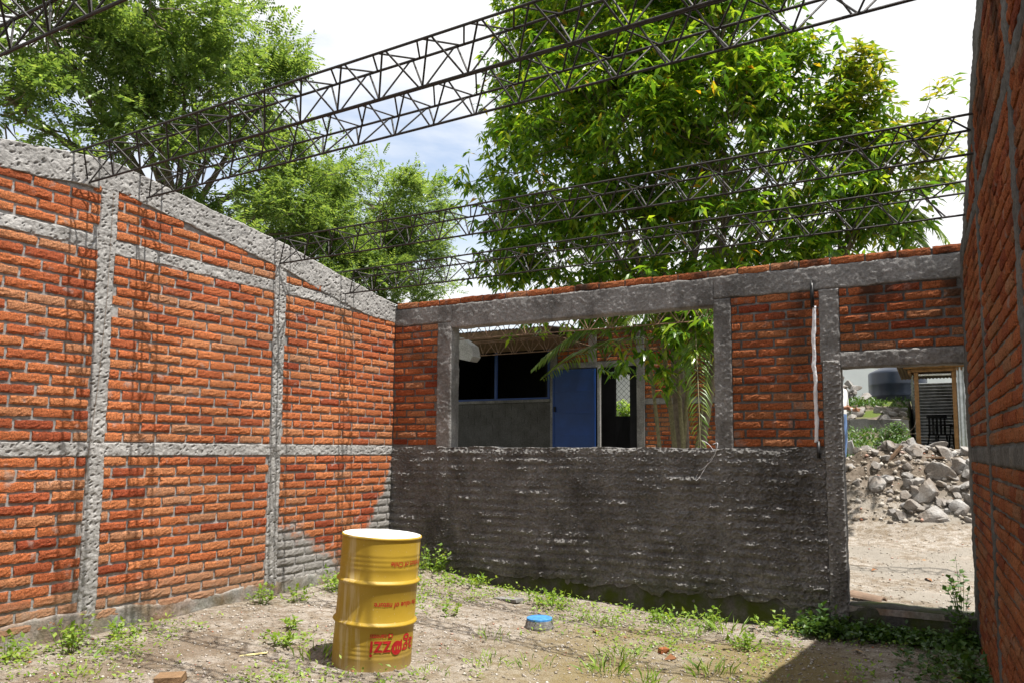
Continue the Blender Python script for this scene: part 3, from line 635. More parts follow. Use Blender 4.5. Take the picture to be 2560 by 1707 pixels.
# ================================================================== yard beyond the doorway
SH = thing('tin_shack','small corrugated tin shack with timber door frame on a concrete plinth','shack',(-.15,19.6,1.38))
MB().box(-.66,2.2,18.96,21.4,.55,1.385,.01).build('plinth',M['conL'],SH)
for xq in (-.60,.13): MB().box(xq,xq+.085,19.0,19.09,1.39,3.18,.004).build('door_post',M['wood'],SH)
MB().box(-.66,1.1,18.99,19.085,3.185,3.26,.006).build('header_beam',M['wood'],SH)
MB().tube([(-.51,19.03,3.12),(.12,19.03,3.115)],.022,8).build('white_pipe',M['white'],SH)
MB().box(-.72,-.66,18.95,21.0,3.16,3.23).box(-.8,.4,18.90,18.95,3.262,3.30,.01).build('eave_batten',M['wood'],SH)
MB().box(-.52,.14,18.98,19.06,1.388,1.42).build('door_sill',M['woodD'],SH)
def vsheet(p0,p1,z0,z1,horizontal,amp=.010,pitch=.076):
    p0 = np.array(p0,float); p1 = np.array(p1,float); L = np.linalg.norm(p1-p0); t = (p1-p0)/L; nn = np.array([-t[1],t[0]]); V=[]
    if horizontal:
        zs = np.arange(z0,z1,pitch/6)
        for s in (0,L):
            for z_ in zs: w = amp*math.sin(2*math.pi*z_/pitch); V.append((*(p0+t*s+nn*w),z_))
        n = len(zs)
    else:
        ss = np.arange(0,L,pitch/6)
        for z_ in (z0,z1):
            for s in ss: w = amp*math.sin(2*math.pi*s/pitch); V.append((*(p0+t*s+nn*w),z_))
        n = len(ss)
    Fs = [(i,i+1,n+i+1,n+i) for i in range(n-1)]; V = np.array(V); V2 = V+np.array([nn[0]*.003,nn[1]*.003,0]); m = len(V)
    return np.concatenate([V,V2]), Fs+[tuple(q+m for q in f)[::-1] for f in Fs]
for nm,a in (('side_sheet',((-.62,19.05),(-.74,21.2),1.40,3.14,True)),('front_sheet',((.225,18.985),(1.3,18.99),1.37,3.28,False)),('rear_sheet',((-.70,21.2),(1.4,21.2),1.40,3.12,True)),('side_sheet',((1.3,19.0),(1.3,21.2),1.40,3.12,True))):
    V,Fs = vsheet(*a); build(nm,V,Fs,M['galv'],SH)
V,Fs = corrugated(-.95,1.55,18.75,21.15,lambda x,y:3.335-.05*(y-18.75)); build('roof_sheet',V,Fs,M['rust'],SH)
def chair(loc, rz, label, tilt=0):
    C = thing('plastic_chair',label,'chair',loc,'chairs stored in the tin shack',(tilt,0,rz)); m = M['black']
    MB().box(-.22,.22,-.21,.21,.42,.445,.006).build('seat',m,C,local=True)
    b = MB()
    for i in range(5): b.box(-.19+.085*i,-.15+.085*i,.20,.225,.44,.86)
    b.box(-.22,.22,.195,.23,.82,.90); b.build('backrest',m,C,local=True)
    for sx in (-1,1):
        for sy in (-1,1): MB().tube([(sx*.19,sy*.18,.43),(sx*.24,sy*.24,.0)],[.02,.016],6).build('leg',m,C,local=True)
        MB().tube([(sx*.235,-.19,.44),(sx*.25,-.2,.64),(sx*.245,.2,.66)],.018,6).build('armrest',m,C,local=True)
chair((-.12,20.0,1.387),.4,'dark plastic chair upright behind the shack doorway')
chair((.08,20.35,1.387),-2.2,'dark plastic chair turned round at the back of the shack',0)
TK = thing('water_tank','black round plastic water tank standing on the bank','tank',(-1.1,22.3,2.55))
MB().lathe([(.02,0),(.69,0),(.70,.03),(.70,.30),(.705,.32),(.70,.34),(.70,.60),(.705,.62),(.70,.64),(.70,.90),(.685,.94),(.60,.985),(.40,1.08),(.27,1.13)],48,(-1.1,22.3,2.55)).build('tank_body',M['tank'],TK,smooth=True)
MB().lathe([(.27,1.125),(.27,1.18),(.255,1.20),(.01,1.215)],32,(-1.1,22.3,2.55)).build('tank_lid',M['tank'],TK,smooth=True)
o = MB().box(-9,6,32,32.25,2.2,5.6).box(-9,6,31.95,32.3,5.61,5.75).build('white_building',plain('white_render',(.78,.80,.84),.85,.2,.05,1,0)); tag(o,'plain white building wall far behind the water tank','building')
rw = MB(); ux = -3.4
while ux < -.72:
    l = RS.uniform(.22,.42); rw.box(ux,min(ux+l,-.72),18.40,18.62,1.5,2.13+RS.uniform(-.02,.02),.015); ux += l+.004
o = rw.build('retaining_wall',M['conB']); tag(o,'low grey retaining wall across the bank beyond the rubble','wall')
# stones
def stone_mesh(seed, mat, flat=.62):
    import bmesh
    r = np.random.RandomState(seed); bm = bmesh.new(); bmesh.ops.create_icosphere(bm,subdivisions=3,radius=1)
    cuts = [(lambda v: v/np.linalg.norm(v))(r.normal(size=3)) for _ in range(15)]; dd = r.uniform(.42,.78,15)
    for v in bm.verts:
        p = np.array(v.co); 
        for n_,d_ in zip(cuts,dd):
            s = p@n_-d_
            if s > 0: p = p-n_*s
        p *= 1+.05*float(fbm(p[0]*2.2+seed,p[1]*2.2+p[2]*1.7,seed,3))
        v.co = p*np.array([1,.78,flat])
    me = bpy.data.meshes.new('rock'); bm.to_mesh(me); bm.free(); me.materials.append(mat); return me
SM = [stone_mesh(700+i,M['stone'],random.uniform(.5,.8)) for i in range(9)]
def rock(x,y,s,label,group,lift=.25,z=None,name='rock'):
    o = bpy.data.objects.new(name,random.choice(SM)); link(o); zz = float(gh(x,y)) if z is None else z
    o.location = (x,y,zz+s*lift); o.scale = (s*random.uniform(.8,1.25),s*random.uniform(.8,1.2),s*random.uniform(.75,1.15)); o.rotation_euler = (random.uniform(-.5,.5),random.uniform(-.5,.5),random.uniform(0,6.3))
    return tag(o,label,'rock',group)
big = [(-.95,12.5,.20),(-.45,12.15,.22),(-.20,12.05,.24),(.10,12.2,.20),(.30,12.35,.20),(-.62,12.0,.17),(-.1,12.75,.24),(-.55,12.75,.16),(.16,12.85,.22),(.38,12.8,.22),(-.05,13.25,.24),(.25,13.3,.22),(-.42,13.2,.20),(.05,12.5,.17),(-.3,12.45,.30),(-.75,13.45,.16),(.45,13.2,.2),(-.15,13.6,.2),(.2,13.75,.18),(-.5,13.7,.14),(.5,12.55,.2),(-1.35,12.9,.13),(-1.15,13.3,.14)]
for x_,y_,s_ in big: rock(x_,y_,s_*1.0,'large pale broken rock in the rubble heap beyond the doorway','large rocks of the rubble heap',.12)
for i in range(150):
    x_ = random.gauss(-.05,.6); y_ = random.uniform(11.95,14.0)
    if -1.7 < x_ < .9: rock(x_,y_,random.uniform(.06,.15),'fist-sized grey stone among the larger rocks of the rubble heap','small stones of the rubble heap',.25)
for i in range(26):
    x_ = random.uniform(-2.9,-1.75); y_ = random.uniform(20.6,21.6); rock(x_,y_,random.uniform(.12,.24),'pale boulder in the stone heap left of the water tank','boulders heaped left of the tank',z=float(gh(x_,y_))+max(0,.55-.5*abs(x_+2.35))*random.random())
for i in range(20):
    x_ = random.uniform(-2.3,-.8); rock(x_,random.uniform(18.75,19.6),random.uniform(.10,.22),'rough stone on the dirt bank in front of the water tank','stones on the bank above the retaining wall')
rock(-1.17,17.0,.15,'single rounded stone on the weedy terrace under the retaining wall',None)
for (a,b,w,lab) in (((-.95,13.15,1.33),(-.05,13.05,1.34),.05,'weathered plank lying level across the top of the rubble heap'),((-.88,12.9,1.18),(-.62,13.0,1.52),.06,'short dark plank end sticking up out of the rubble heap')):
    v = Vector(b)-Vector(a); L = v.length; o = MB().box(-L/2,L/2,-w,w,-.014,.014,.004).build('plank',M['woodD'],None,local=True); o.location = (Vector(a)+Vector(b))/2; o.rotation_euler = v.to_track_quat('X','Z').to_euler(); tag(o,lab,'plank')
o = MB().box(-1.70,-1.55,16.3,16.45,1.25,1.62,.02).build('concrete_stub',M['conL']); o.rotation_euler = (.15,-.25,0); tag(o,'small leaning concrete stub on the weedy terrace','block')
tl = MB(); na = 9; Vt = []
for e_,(xx,yy_,rr) in enumerate(((-.84,7.86,.085),(-.56,7.72,.065))):
    for q in range(na):
        a_ = rad(20+140*q/(na-1)); 
        for rr2 in (rr,rr-.014): Vt.append((xx+.4*rr2*math.cos(a_),yy_+.9*rr2*math.cos(a_),.065+rr2*math.sin(a_)*.9))
m_ = na*2; Ft = []
for q in range(na-1): i0 = 2*q; Ft += [(i0,i0+2,m_+i0+2,m_+i0),(i0+1,m_+i0+1,m_+i0+3,i0+3),(i0,i0+1,i0+3,i0+2),(m_+i0,m_+i0+2,m_+i0+3,m_+i0+1)]
Ft += [(0,m_,m_+1,1),(m_-2,m_-1,2*m_-1,2*m_-2)]
o = tl.add(Vt,Ft).build('clay_tile',plain('old_clay',(.24,.17,.125),.9,.1,.25,9,.3)); tag(o,'broken curved clay tile lying by the foot of the door post','tile')

# ================================================================== person behind the door post
def person(loc, rz):
    P = thing('person','person in white shirt and blue jeans standing half hidden by the door post','person',loc,None,(0,0,rz))
    J = {'pel':(0,0,.95,.15),'wai':(0,.01,1.10,.135),'che':(0,.0,1.32,.15),'nek':(0,.0,1.48,.055),'hd0':(0,-.01,1.58,.085),'hd1':(0,-.01,1.70,.09),
         'hl':(.10,0,.90,.10),'kl':(.11,-.02,.50,.068),'al':(.11,.01,.10,.048),'tl':(.12,-.14,.045,.04),'hr':(-.10,0,.90,.10),'kr':(-.11,-.03,.50,.068),'ar':(-.12,.01,.10,.048),'tr':(-.13,-.14,.045,.04),
         'sl':(.19,0,1.41,.065),'el':(.29,.03,1.12,.048),'wl':(.20,-.20,1.06,.033),'pl':(.16,-.27,1.06,.034),'sr':(-.19,0,1.41,.065),'er':(-.28,.03,1.12,.048),'wr':(-.20,-.20,1.08,.033),'pr':(-.16,-.27,1.08,.034)}
    Ed = [('pel','wai'),('wai','che'),('che','nek'),('nek','hd0'),('hd0','hd1'),('pel','hl'),('hl','kl'),('kl','al'),('al','tl'),('pel','hr'),('hr','kr'),('kr','ar'),('ar','tr'),('che','sl'),('sl','el'),('el','wl'),('wl','pl'),('che','sr'),('sr','er'),('er','wr'),('wr','pr')]
    for s,w in ((1,'pl'),(-1,'pr')):
        bx,by,bz,_ = J[w]
        for i in range(4):
            a = (bx-s*.012*i+s*.012, by-.055, bz+.022-.016*i,.0095); b = (a[0]-s*.02,a[1]-.035,a[2]-.012,.008); J[w+str(i)+'a'] = a; J[w+str(i)+'b'] = b; Ed += [(w,w+str(i)+'a'),(w+str(i)+'a',w+str(i)+'b')]
        J[w+'t'] = (bx-s*.03,by-.01,bz+.045,.010); J[w+'u'] = (bx-s*.05,by-.035,bz+.05,.009); Ed += [(w,w+'t'),(w+'t',w+'u')]
    ks = list(J); me = bpy.data.meshes.new('body'); me.from_pydata([J[q][:3] for q in ks],[(ks.index(a),ks.index(b)) for a,b in Ed],[]); o = link(bpy.data.objects.new('body',me),P)
    sk = o.modifiers.new('skin','SKIN'); sk.use_smooth_shade = True
    for i,q in enumerate(ks): me.skin_vertices[0].data[i].radius = (J[q][3],)*2
    me.skin_vertices[0].data[0].use_root = True
    o.modifiers.new('sub','SUBSURF').levels = 2; o.modifiers['sub'].render_levels = 2
    k = NT('person_clothes_and_skin',.85,.2); tcn = k.n.new('ShaderNodeTexCoord').outputs['Object']; x,y,z = k.xyz(tcn); nn = k.noise(30,4,vec=tcn)
    jeans = k.mix(nn,(.09,.16,.34),(.20,.30,.50)); shirt = k.mix(nn,(.62,.62,.62),(.75,.75,.74)); skin = (.28,.14,.085)
    c = k.mix(k.ss(z,.985,.99),jeans,shirt); c = k.mix(k.ss(z,.085,.08),c,(.25,.15,.08)); c = k.mix(k.ss(z,1.475,1.48),c,skin)
    fa = k.m_('MULTIPLY',k.ss(z,1.17,1.16),k.m_('MULTIPLY',k.ss(z,.99,1.0),k.m_('MAXIMUM',k.ss(k.m_('ABSOLUTE',x),.20,.21),k.ss(y,-.165,-.17)))); c = k.mix(fa,c,skin); k.color(c); me.materials.append(k.m)
    h = MB(); h.lathe([(.001,.115),(.05,.105),(.088,.06),(.10,.0),(.095,-.05)],16,(0,.012,1.70)); h.build('hair',M['black'],P,smooth=True,local=True)
    f = MB()
    for sx in (-.032,.032): f.lathe([(.001,.008),(.010,.004),(.012,0)],8,(sx,-.092,1.665))
    f.build('eyes',M['black'],P,local=True)
    MB().add([(-.014,-.095,1.63),(.014,-.095,1.63),(0,-.095,1.68),(0,-.122,1.632)],[(0,1,3),(1,2,3),(2,0,3)]).build('nose',k.m,P,local=True)
person((-1.76,15.25,float(gh(-1.76,15.25))-.0),rad(60))

# ================================================================== foliage
def leaves(B, Dv, L, Wd, fold=.25, seed=0, curl=.0):
    """arrays: base points, directions, length, width -> verts, tris (4 triangles per leaf)"""
    r = np.random.RandomState(seed); n = len(B); Dv = Dv/np.linalg.norm(Dv,axis=1)[:,None]
    up_ = np.tile(np.array([0,0,1.]),(n,1))+r.normal(0,.35,(n,3)); S = np.cross(Dv,up_); S /= np.linalg.norm(S,axis=1)[:,None]+1e-9; Nn = np.cross(S,Dv)
    L = np.broadcast_to(L,(n,))[:,None]; Wd = np.broadcast_to(Wd,(n,))[:,None]
    mid = B+Dv*L*.45; V = np.stack([B, mid+S*Wd*.5+Nn*Wd*fold, mid-S*Wd*.5+Nn*Wd*fold, mid+Nn*L*curl*.5, B+Dv*L-Nn*L*curl],1)
    f = np.array([[0,2,3],[0,3,1],[3,2,4],[3,4,1]]); return V.reshape(-1,3), (f[None]+5*np.arange(n)[:,None,None]).reshape(-1,3)
CL = []
def twigs(mb, blobs, root_r):
    for c_,i_ in CL:
        b = np.array(blobs[i_][:3]); m = (b+c_)/2+RS.normal(0,.06,3); mb.tube([b*.8+c_*.2,m,c_],[root_r,root_r*.7,root_r*.35],4)
def blob_points(blobs, n, seed, shell=.55, per=16, rad_=.26):
    if per > 1:                                     # leaves gather on twigs: clump centres first
        C,dc,ic = blob_points(blobs, max(1,n//per), seed, shell, 1); r = np.random.RandomState(seed+5); m = len(C)
        P = np.repeat(C,per,0)+r.normal(0,rad_,(m*per,3))*np.array([1,1,.75])*np.repeat(r.uniform(.55,1.25,m),per)[:,None]; CL.clear(); CL.extend(zip(C,ic)); return P,np.repeat(dc,per,0),np.repeat(ic,per)
    r = np.random.RandomState(seed); w = np.array([b[3]**2.3 for b in blobs]); idx = r.choice(len(blobs),n,p=w/w.sum()); d = r.normal(size=(n,3)); d /= np.linalg.norm(d,axis=1)[:,None]
    rr = r.uniform(shell,1,n)**.6; bb = np.array([b[:4] for b in blobs])[idx]
    rr *= 1+.28*fbm(d[:,0]*2.5+idx*3.1,d[:,1]*2.5+d[:,2]*2.2,seed,3)
    P = bb[:,:3]+d*(rr*bb[:,3])[:,None]; return P,d,idx
def whorls(P, d, k, L, Wd, seed, droop=.55, up_=0.2):
    r = np.random.RandomState(seed); n = len(P); B = np.repeat(P,k,0); ph = np.tile(np.arange(k)*2*math.pi/k,n)+np.repeat(r.uniform(0,6.3,n),k)+r.normal(0,.3,n*k)
    ax = np.repeat(d*.6+np.array([0,0,up_]),k,0); h = np.stack([np.cos(ph),np.sin(ph),-droop+r.normal(0,.28,n*k)],1)
    Dv = h+ax*.55; return leaves(B+r.normal(0,.03,B.shape), Dv, L*r.uniform(.6,1.15,n*k), Wd*r.uniform(.75,1.15,n*k), .22, seed+1, .10)
def limbs(root_pt, fork, targets, r0, mb, seed, sag=.15):
    r = np.random.RandomState(seed); root_pt = np.array(root_pt,float); fork = np.array(fork,float)
    t = np.linspace(0,1,8)[:,None]; tr = root_pt+(fork-root_pt)*t+np.concatenate([np.cumsum(r.normal(0,.03,(8,2)),0),np.zeros((8,1))],1)*t*(1-t)*3
    mb.tube(tr, np.linspace(r0,r0*.72,8), 9)
    for q in targets:
        q = np.array(q,float); m_ = len(t); st = tr[-1]-np.array([0,0,r.uniform(0,.35)]); mid = (st+q)/2+r.normal(0,.25,3)+np.array([0,0,.25])
        tt = np.linspace(0,1,9)[:,None]; c_ = (1-tt)**2*st+2*tt*(1-tt)*mid+tt**2*q; mb.tube(c_, np.linspace(r0*.42,r0*.09,9), 6)
        for s_ in range(5):
            a = c_[3+s_]; e = a+r.normal(0,.32,3)+np.array([0,0,.15]); mb.tube([a,(a+e)/2+r.normal(0,.06,3),e],[r0*.12,r0*.08,r0*.03],5)
# --- large long-leaved tree behind the back wall
blobs = [(-6.35,11.9,7.7,1.15),(-6.25,11.6,6.35,1.1),(-4.7,11.3,8.2,1.6),(-4.5,11.0,6.4,1.65),(-2.9,11.3,7.6,1.45),(-2.75,11.2,5.9,1.5),(-5.75,11.2,5.15,.95),(-4.2,10.8,4.9,1.05),(-1.85,11.5,6.7,.85),(-1.75,11.3,5.3,.9),(-4.6,11.6,9.9,1.9),(-2.7,11.6,9.3,1.4),(-6.2,12.2,9.2,1.2),(-6.35,11.2,4.55,.62),(-2.9,10.8,4.55,.8),(-1.0,11.5,5.0,.55),(-3.4,10.5,3.6,.55),(-2.6,10.4,3.5,.5),(-5.0,11.0,3.9,.5),(-6.0,11.4,4.0,.5),(-4.4,10.7,3.8,.5),(-3.6,10.7,4.0,.55),(-1.9,11.0,4.2,.55),(-1.2,11.2,4.0,.4),(-1.1,11.5,6.1,.6),(-.75,11.5,5.3,.55),(-.25,11.5,5.0,.4),(-.9,11.4,4.5,.5),(-3.0,10.0,3.0,.36),(-2.6,9.8,2.75,.3),(-3.9,10.2,3.05,.32),(-4.8,10.5,3.1,.3),(-2.35,9.8,3.2,.36),(-3.4,10.1,2.55,.2),(-5.6,10.9,3.2,.25)]
TB = thing('broadleaf_tree','large tree with long drooping glossy leaves behind the back wall','tree',(-3.55,11.3,float(gh(-3.55,11.3))))
mb = MB(); limbs((-3.55,11.3,.1),(-3.6,11.35,3.2),[b[:3] for b in blobs[:13]],.13,mb,5); mb.build('trunk',M['bark'],TB,smooth=True)
mb = MB(); limbs((-3.25,11.0,.1),(-2.9,11.1,3.6),[blobs[4][:3],blobs[5][:3],blobs[8][:3],blobs[9][:3],blobs[14][:3]],.085,mb,6); mb.build('stem',M['bark'],TB,smooth=True)
M['leafB'] = leaf_mat('glossy_leaf',[(0,(.042,.108,.012)),(.35,(.080,.180,.016)),(.7,(.155,.27,.024)),(.93,(.27,.36,.035)),(.985,(.30,.34,.035)),(1,(.55,.24,.02))],.48,.28)
P,dv,_ = blob_points(blobs,9000,31,.25,15,.23); mb = MB(); twigs(mb,blobs,.011); tag(mb.build('twigs',M['bark'],TB),kind='stuff'); V,Fs = whorls(P,dv,7,.215,.062,32,.75); tag(build('crown',V,Fs,M['leafB'],TB),kind='stuff')
tips = [(-.95,11.5,7.0,.30),(-.85,11.45,6.5,.42),(-1.0,11.5,6.0,.5),(-.05,11.4,6.0,.30),(.05,11.4,5.5,.42),(-.35,11.4,5.6,.35)]
TS = thing('young_tree','slim yellow-tipped tree right of the big crown, above the right truss ends','tree',(-1.75,11.9,float(gh(-1.75,11.9))))
mb = MB(); limbs((-1.75,11.9,.1),(-1.25,11.6,4.3),[b[:3] for b in tips],.06,mb,8); mb.build('trunk',M['bark'],TS,smooth=True)
M['leafY'] = leaf_mat('yellowing_leaf',[(0,(.07,.15,.015)),(.5,(.14,.21,.025)),(1,(.30,.27,.035))],.45,.35)
P,dv,_ = blob_points(tips,360,33,.2,9,.14); V,Fs = whorls(P,dv,7,.19,.055,34,.35,.5); tag(build('crown',V,Fs,M['leafY'],TS),kind='stuff')
# --- small-leaved trees behind the left wall
def pinnate(P, d, seed, Lr=.24, k=6, ll=.078, lw=.036):
    r = np.random.RandomState(seed); n = len(P); rd = d+r.normal(0,.7,(n,3))+np.array([0,0,-.05]); rd /= np.linalg.norm(rd,axis=1)[:,None]
    up_ = np.tile([0,0,1.],(n,1))+r.normal(0,.4,(n,3)); S = np.cross(rd,up_); S /= np.linalg.norm(S,axis=1)[:,None]+1e-9
    B=[];Dv=[]
    for i in range(k):
        t = (i+.6)/k
        for s in (-1,1): B.append(P+rd*Lr*t); Dv.append(S*s+rd*.55+np.array([0,0,-.12]))
    B.append(P+rd*Lr); Dv.append(rd); B = np.concatenate(B); Dv = np.concatenate(Dv)
    return leaves(B,Dv,ll*r.uniform(.75,1.2,len(B)),lw,.12,seed+3,.05)
M['leafL'] = leaf_mat('small_leaf',[(0,(.075,.135,.044)),(.5,(.13,.215,.066)),(1,(.23,.31,.105))],.46,.36)
lb1 = [(-9.6,5.1,6.6,1.1),(-9.4,6.2,7.4,1.25),(-9.7,7.1,7.9,1.05),(-9.3,7.0,6.4,1.0),(-9.2,8.0,6.8,.75),(-9.6,4.6,5.3,.75),(-9.2,6.4,5.5,.8),(-9.0,7.9,5.5,.75),(-9.9,6.0,8.9,1.2),(-10.1,4.2,7.5,1.0),(-8.6,7.3,4.5,.6),(-9.2,8.4,7.6,.4),(-9.4,3.6,5.9,.7),(-9.0,5.6,4.3,.5),(-9.0,8.9,4.9,.6),(-9.2,9.3,6.0,.6),(-9.2,8.7,5.3,.7),(-9.2,9.5,4.6,.6)]
lb2 = [(-10.0,10.6,5.6,1.0),(-9.8,11.8,6.2,.95),(-9.9,12.9,6.6,.75),(-9.7,12.6,5.4,.8),(-9.6,11.3,4.7,.8),(-9.8,13.6,6.0,.45),(-9.9,9.7,4.9,.8),(-9.3,11.9,4.2,.4),(-9.4,9.2,4.2,.6),(-9.8,13.4,5.0,.35)]
for nm,lab,blb,rt_,fk,nl,sd_ in (('feathery_tree','tall small-leaved tree rising behind the left end of the sunlit wall',lb1,(-9.7,7.0,0),(-9.65,7.05,4.7),9000,51),('feathery_tree','lower small-leaved tree behind the sunlit wall, left of the open sky',lb2,(-10.2,11.4,.2),(-10,11.4,3.8),5600,61)):
    T_ = thing(nm,lab,'tree',rt_,'small-leaved trees behind the sunlit wall'); mb = MB(); limbs(rt_,fk,[b[:3] for b in blb],.14,mb,sd_); mb.build('trunk',M['bark'],T_,smooth=True)
    P,dv,_ = blob_points(blb,nl,sd_+1,.35,40,.19); mb = MB(); twigs(mb,blb,.012); tag(mb.build('twigs',M['bark'],T_),kind='stuff'); V,Fs = pinnate(P,dv,sd_+2); tag(build('crown',V,Fs,M['leafL'],T_),kind='stuff')
# --- palms
M['palm'] = leaf_mat('palm_leaf',[(0,(.06,.12,.015)),(.6,(.10,.17,.022)),(1,(.17,.22,.04))],.4,.35)
def frond(base, tip, rise, parent, Lmax=.5, n=46, seed=0, w=.028):
    r = np.random.RandomState(seed); b = np.array(base,float); e = np.array(tip,float); t = np.linspace(0,1,n)[:,None]; mid = (b+e)/2+np.array([0,0,rise])
    C = (1-t)**2*b+2*t*(1-t)*mid+t**2*e; T = np.gradient(C,axis=0); T /= np.linalg.norm(T,axis=1)[:,None]; S = np.cross(T,np.array([0,0,1.])+r.normal(0,.05,3)); S /= np.linalg.norm(S,axis=1)[:,None]+1e-9
    tt = t[:,0]; ln = Lmax*np.sin(np.clip(tt*.93+.07,0,1)*math.pi)**.55
    m = tt > .12; B = np.concatenate([C[m],C[m]]); Dv = np.concatenate([S[m]*.9+T[m]*.75,-S[m]*.9+T[m]*.75])+np.array([0,0,-.35])+r.normal(0,.08,(2*m.sum(),3))
    V,Fs = leaves(B,Dv,np.concatenate([ln[m],ln[m]]),w,.3,seed,.14); o = build('frond',V,Fs,M['palm'],parent)
    MB().tube(C[::3],np.linspace(.014,.003,len(C[::3])),5).build('rachis',M['barkP'],o)
PT = thing('palm_clump','clump of slender ringed palm stems seen through the right of the window','palm',(-3.4,10.5,.3))
for q,(a,b,r_) in enumerate([((-3.52,10.5,.1),(-3.78,10.5,3.0),.045),((-3.36,10.6,.1),(-3.55,10.6,3.3),.06),((-3.2,10.5,.1),(-3.28,10.55,2.9),.05),((-3.42,10.75,.1),(-3.1,10.8,3.4),.055),((-3.25,10.8,.1),(-2.95,10.8,2.9),.04)]):
    m = 34; t = np.linspace(0,1,m)[:,None]; C = np.array(a)+(np.array(b)-np.array(a))*t; C[:,0] += .05*np.sin(t[:,0]*3+q); rr = .68*r_*(1-.25*t[:,0])*(1+.10*(np.arange(m)%4 == 0)); MB().tube(C,rr,9).build('stem',M['barkP'],PT,smooth=True)
fr_ = [((-3.1,10.6,3.3),(-2.5,8.75,1.35),.85),((-3.2,10.6,3.2),(-2.15,9.3,2.6),.8),((-3.6,11.0,3.1),(-6.75,12.9,2.75),.55),((-3.6,10.5,3.1),(-5.25,9.7,2.55),.75),((-3.3,10.6,3.3),(-3.6,9.3,3.05),.6),((-3.2,10.7,3.3),(-2.6,9.6,3.2),.7),((-3.1,10.8,3.3),(-1.3,10.6,3.0),.9),((-3.3,10.6,3.3),(-4.4,9.9,3.6),.5)]
for q,(a,b,rs) in enumerate(fr_): frond(a,b,rs,PT,.42 if q else .36,52,900+q)
PR = thing('coconut_palm','palm with long arching fronds behind the lower right of the big crown','palm',(-1.9,12.6,.4))
C = np.array([(-1.9,12.6,.3),(-1.85,12.6,2),(-1.6,12.6,3.6),(-1.1,12.6,4.4)]); MB().tube(C,[.13,.11,.10,.09],10).build('stem',M['barkP'],PR,smooth=True)
for q,(b,rs) in enumerate([((.15,12.2,4.3),1.3),((.35,11.8,5.0),1.2),((-.2,11.2,4.1),1.2),((-2.3,11.4,4.2),1.1),((-2.8,12.4,5.0),1.2),((-.9,11.0,4.6),1.3),((-1.9,11.2,3.6),1.2),((.0,11.5,3.7),1.2),((-3.3,11.4,3.9),1.0)]): frond((-1.1,12.6,4.45),b,rs,PR,.55,56,950+q,.03)

# ================================================================== wall behind the viewer, closing the room
FW = thing('brick_wall','brick wall closing the room behind the viewer, out of view','wall',(-2.7,-.5,0))
MB().box(XL+.01,-1.3,-.62,-.48,-.5,3.02).box(-1.3,-.3,-.62,-.48,2.15,3.02).build('mortar_bed',M['brickR'],FW)

# ================================================================== weeds, litter, gravel
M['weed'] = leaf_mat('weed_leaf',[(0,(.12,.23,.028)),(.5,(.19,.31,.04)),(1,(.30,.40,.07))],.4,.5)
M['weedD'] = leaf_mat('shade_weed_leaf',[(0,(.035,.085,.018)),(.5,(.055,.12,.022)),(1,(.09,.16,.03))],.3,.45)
def weed_geo(h, spread, ns, ll, lw, seed, per=5):
    r = np.random.RandomState(seed); B=[];Dv=[];st = MB()
    for i in range(ns):
        a = r.uniform(0,6.283); rr = spread*math.sqrt(r.uniform(0,1)); b = np.array([rr*.45*math.cos(a),rr*.45*math.sin(a),0]); e = np.array([rr*math.cos(a),rr*math.sin(a),h*r.uniform(.45,1.05)*(1-.35*rr/max(spread,.01))])
        m = (b+e)/2+np.array([0,0,.15*h]); t = np.linspace(0,1,5)[:,None]; C = (1-t)**2*b+2*t*(1-t)*m+t**2*e; st.tube(C,[.0028,.0026,.0022,.0018,.001],4)
        for q in range(per):
            u = .25+.75*q/(per-1 if per > 1 else 1); j = min(3,int(u*4)); p = C[j]+(C[j+1]-C[j])*(u*4-j); an = r.uniform(0,6.283)
            B.append(p); Dv.append((math.cos(an),math.sin(an),r.uniform(-.1,.75)))
        B.append(C[-1]); Dv.append((r.normal(0,.4),r.normal(0,.4),.8))
    V,Fs = leaves(np.array(B),np.array(Dv),ll*r.uniform(.6,1.15,len(B)),lw*r.uniform(.7,1.15,len(B)),.2,seed,.08)
    return V,Fs,st
def grass_geo(h, spread, nb, seed):
    r = np.random.RandomState(seed); a = r.uniform(0,6.283,nb); rr = spread*np.sqrt(r.uniform(0,1,nb)); B = np.stack([rr*np.cos(a),rr*np.sin(a),rr*0],1); Dv = np.stack([np.cos(a)*.5+r.normal(0,.3,nb),np.sin(a)*.5+r.normal(0,.3,nb),np.full(nb,1.)],1)
    return leaves(B,Dv,h*r.uniform(.5,1.1,nb),.007,.1,seed,.16)
def weed(x,y,h,spread,ns,label,group='weeds on the floor of the room',ll=.055,lw=.032,mat='weed',seed=None,z=None):
    seed = seed or int(abs(x*977+y*311)*10)%9999; zz = float(gh(x,y)) if z is None else z
    T_ = thing('weed',label,'weed',(x,y,zz-.004),group); V,Fs,st = weed_geo(h,spread,ns,ll,lw,seed); tag(build('leaves',V,Fs,M[mat],T_,local=True),kind='stuff'); tag(st.build('stems',M[mat],T_,local=True),kind='stuff')
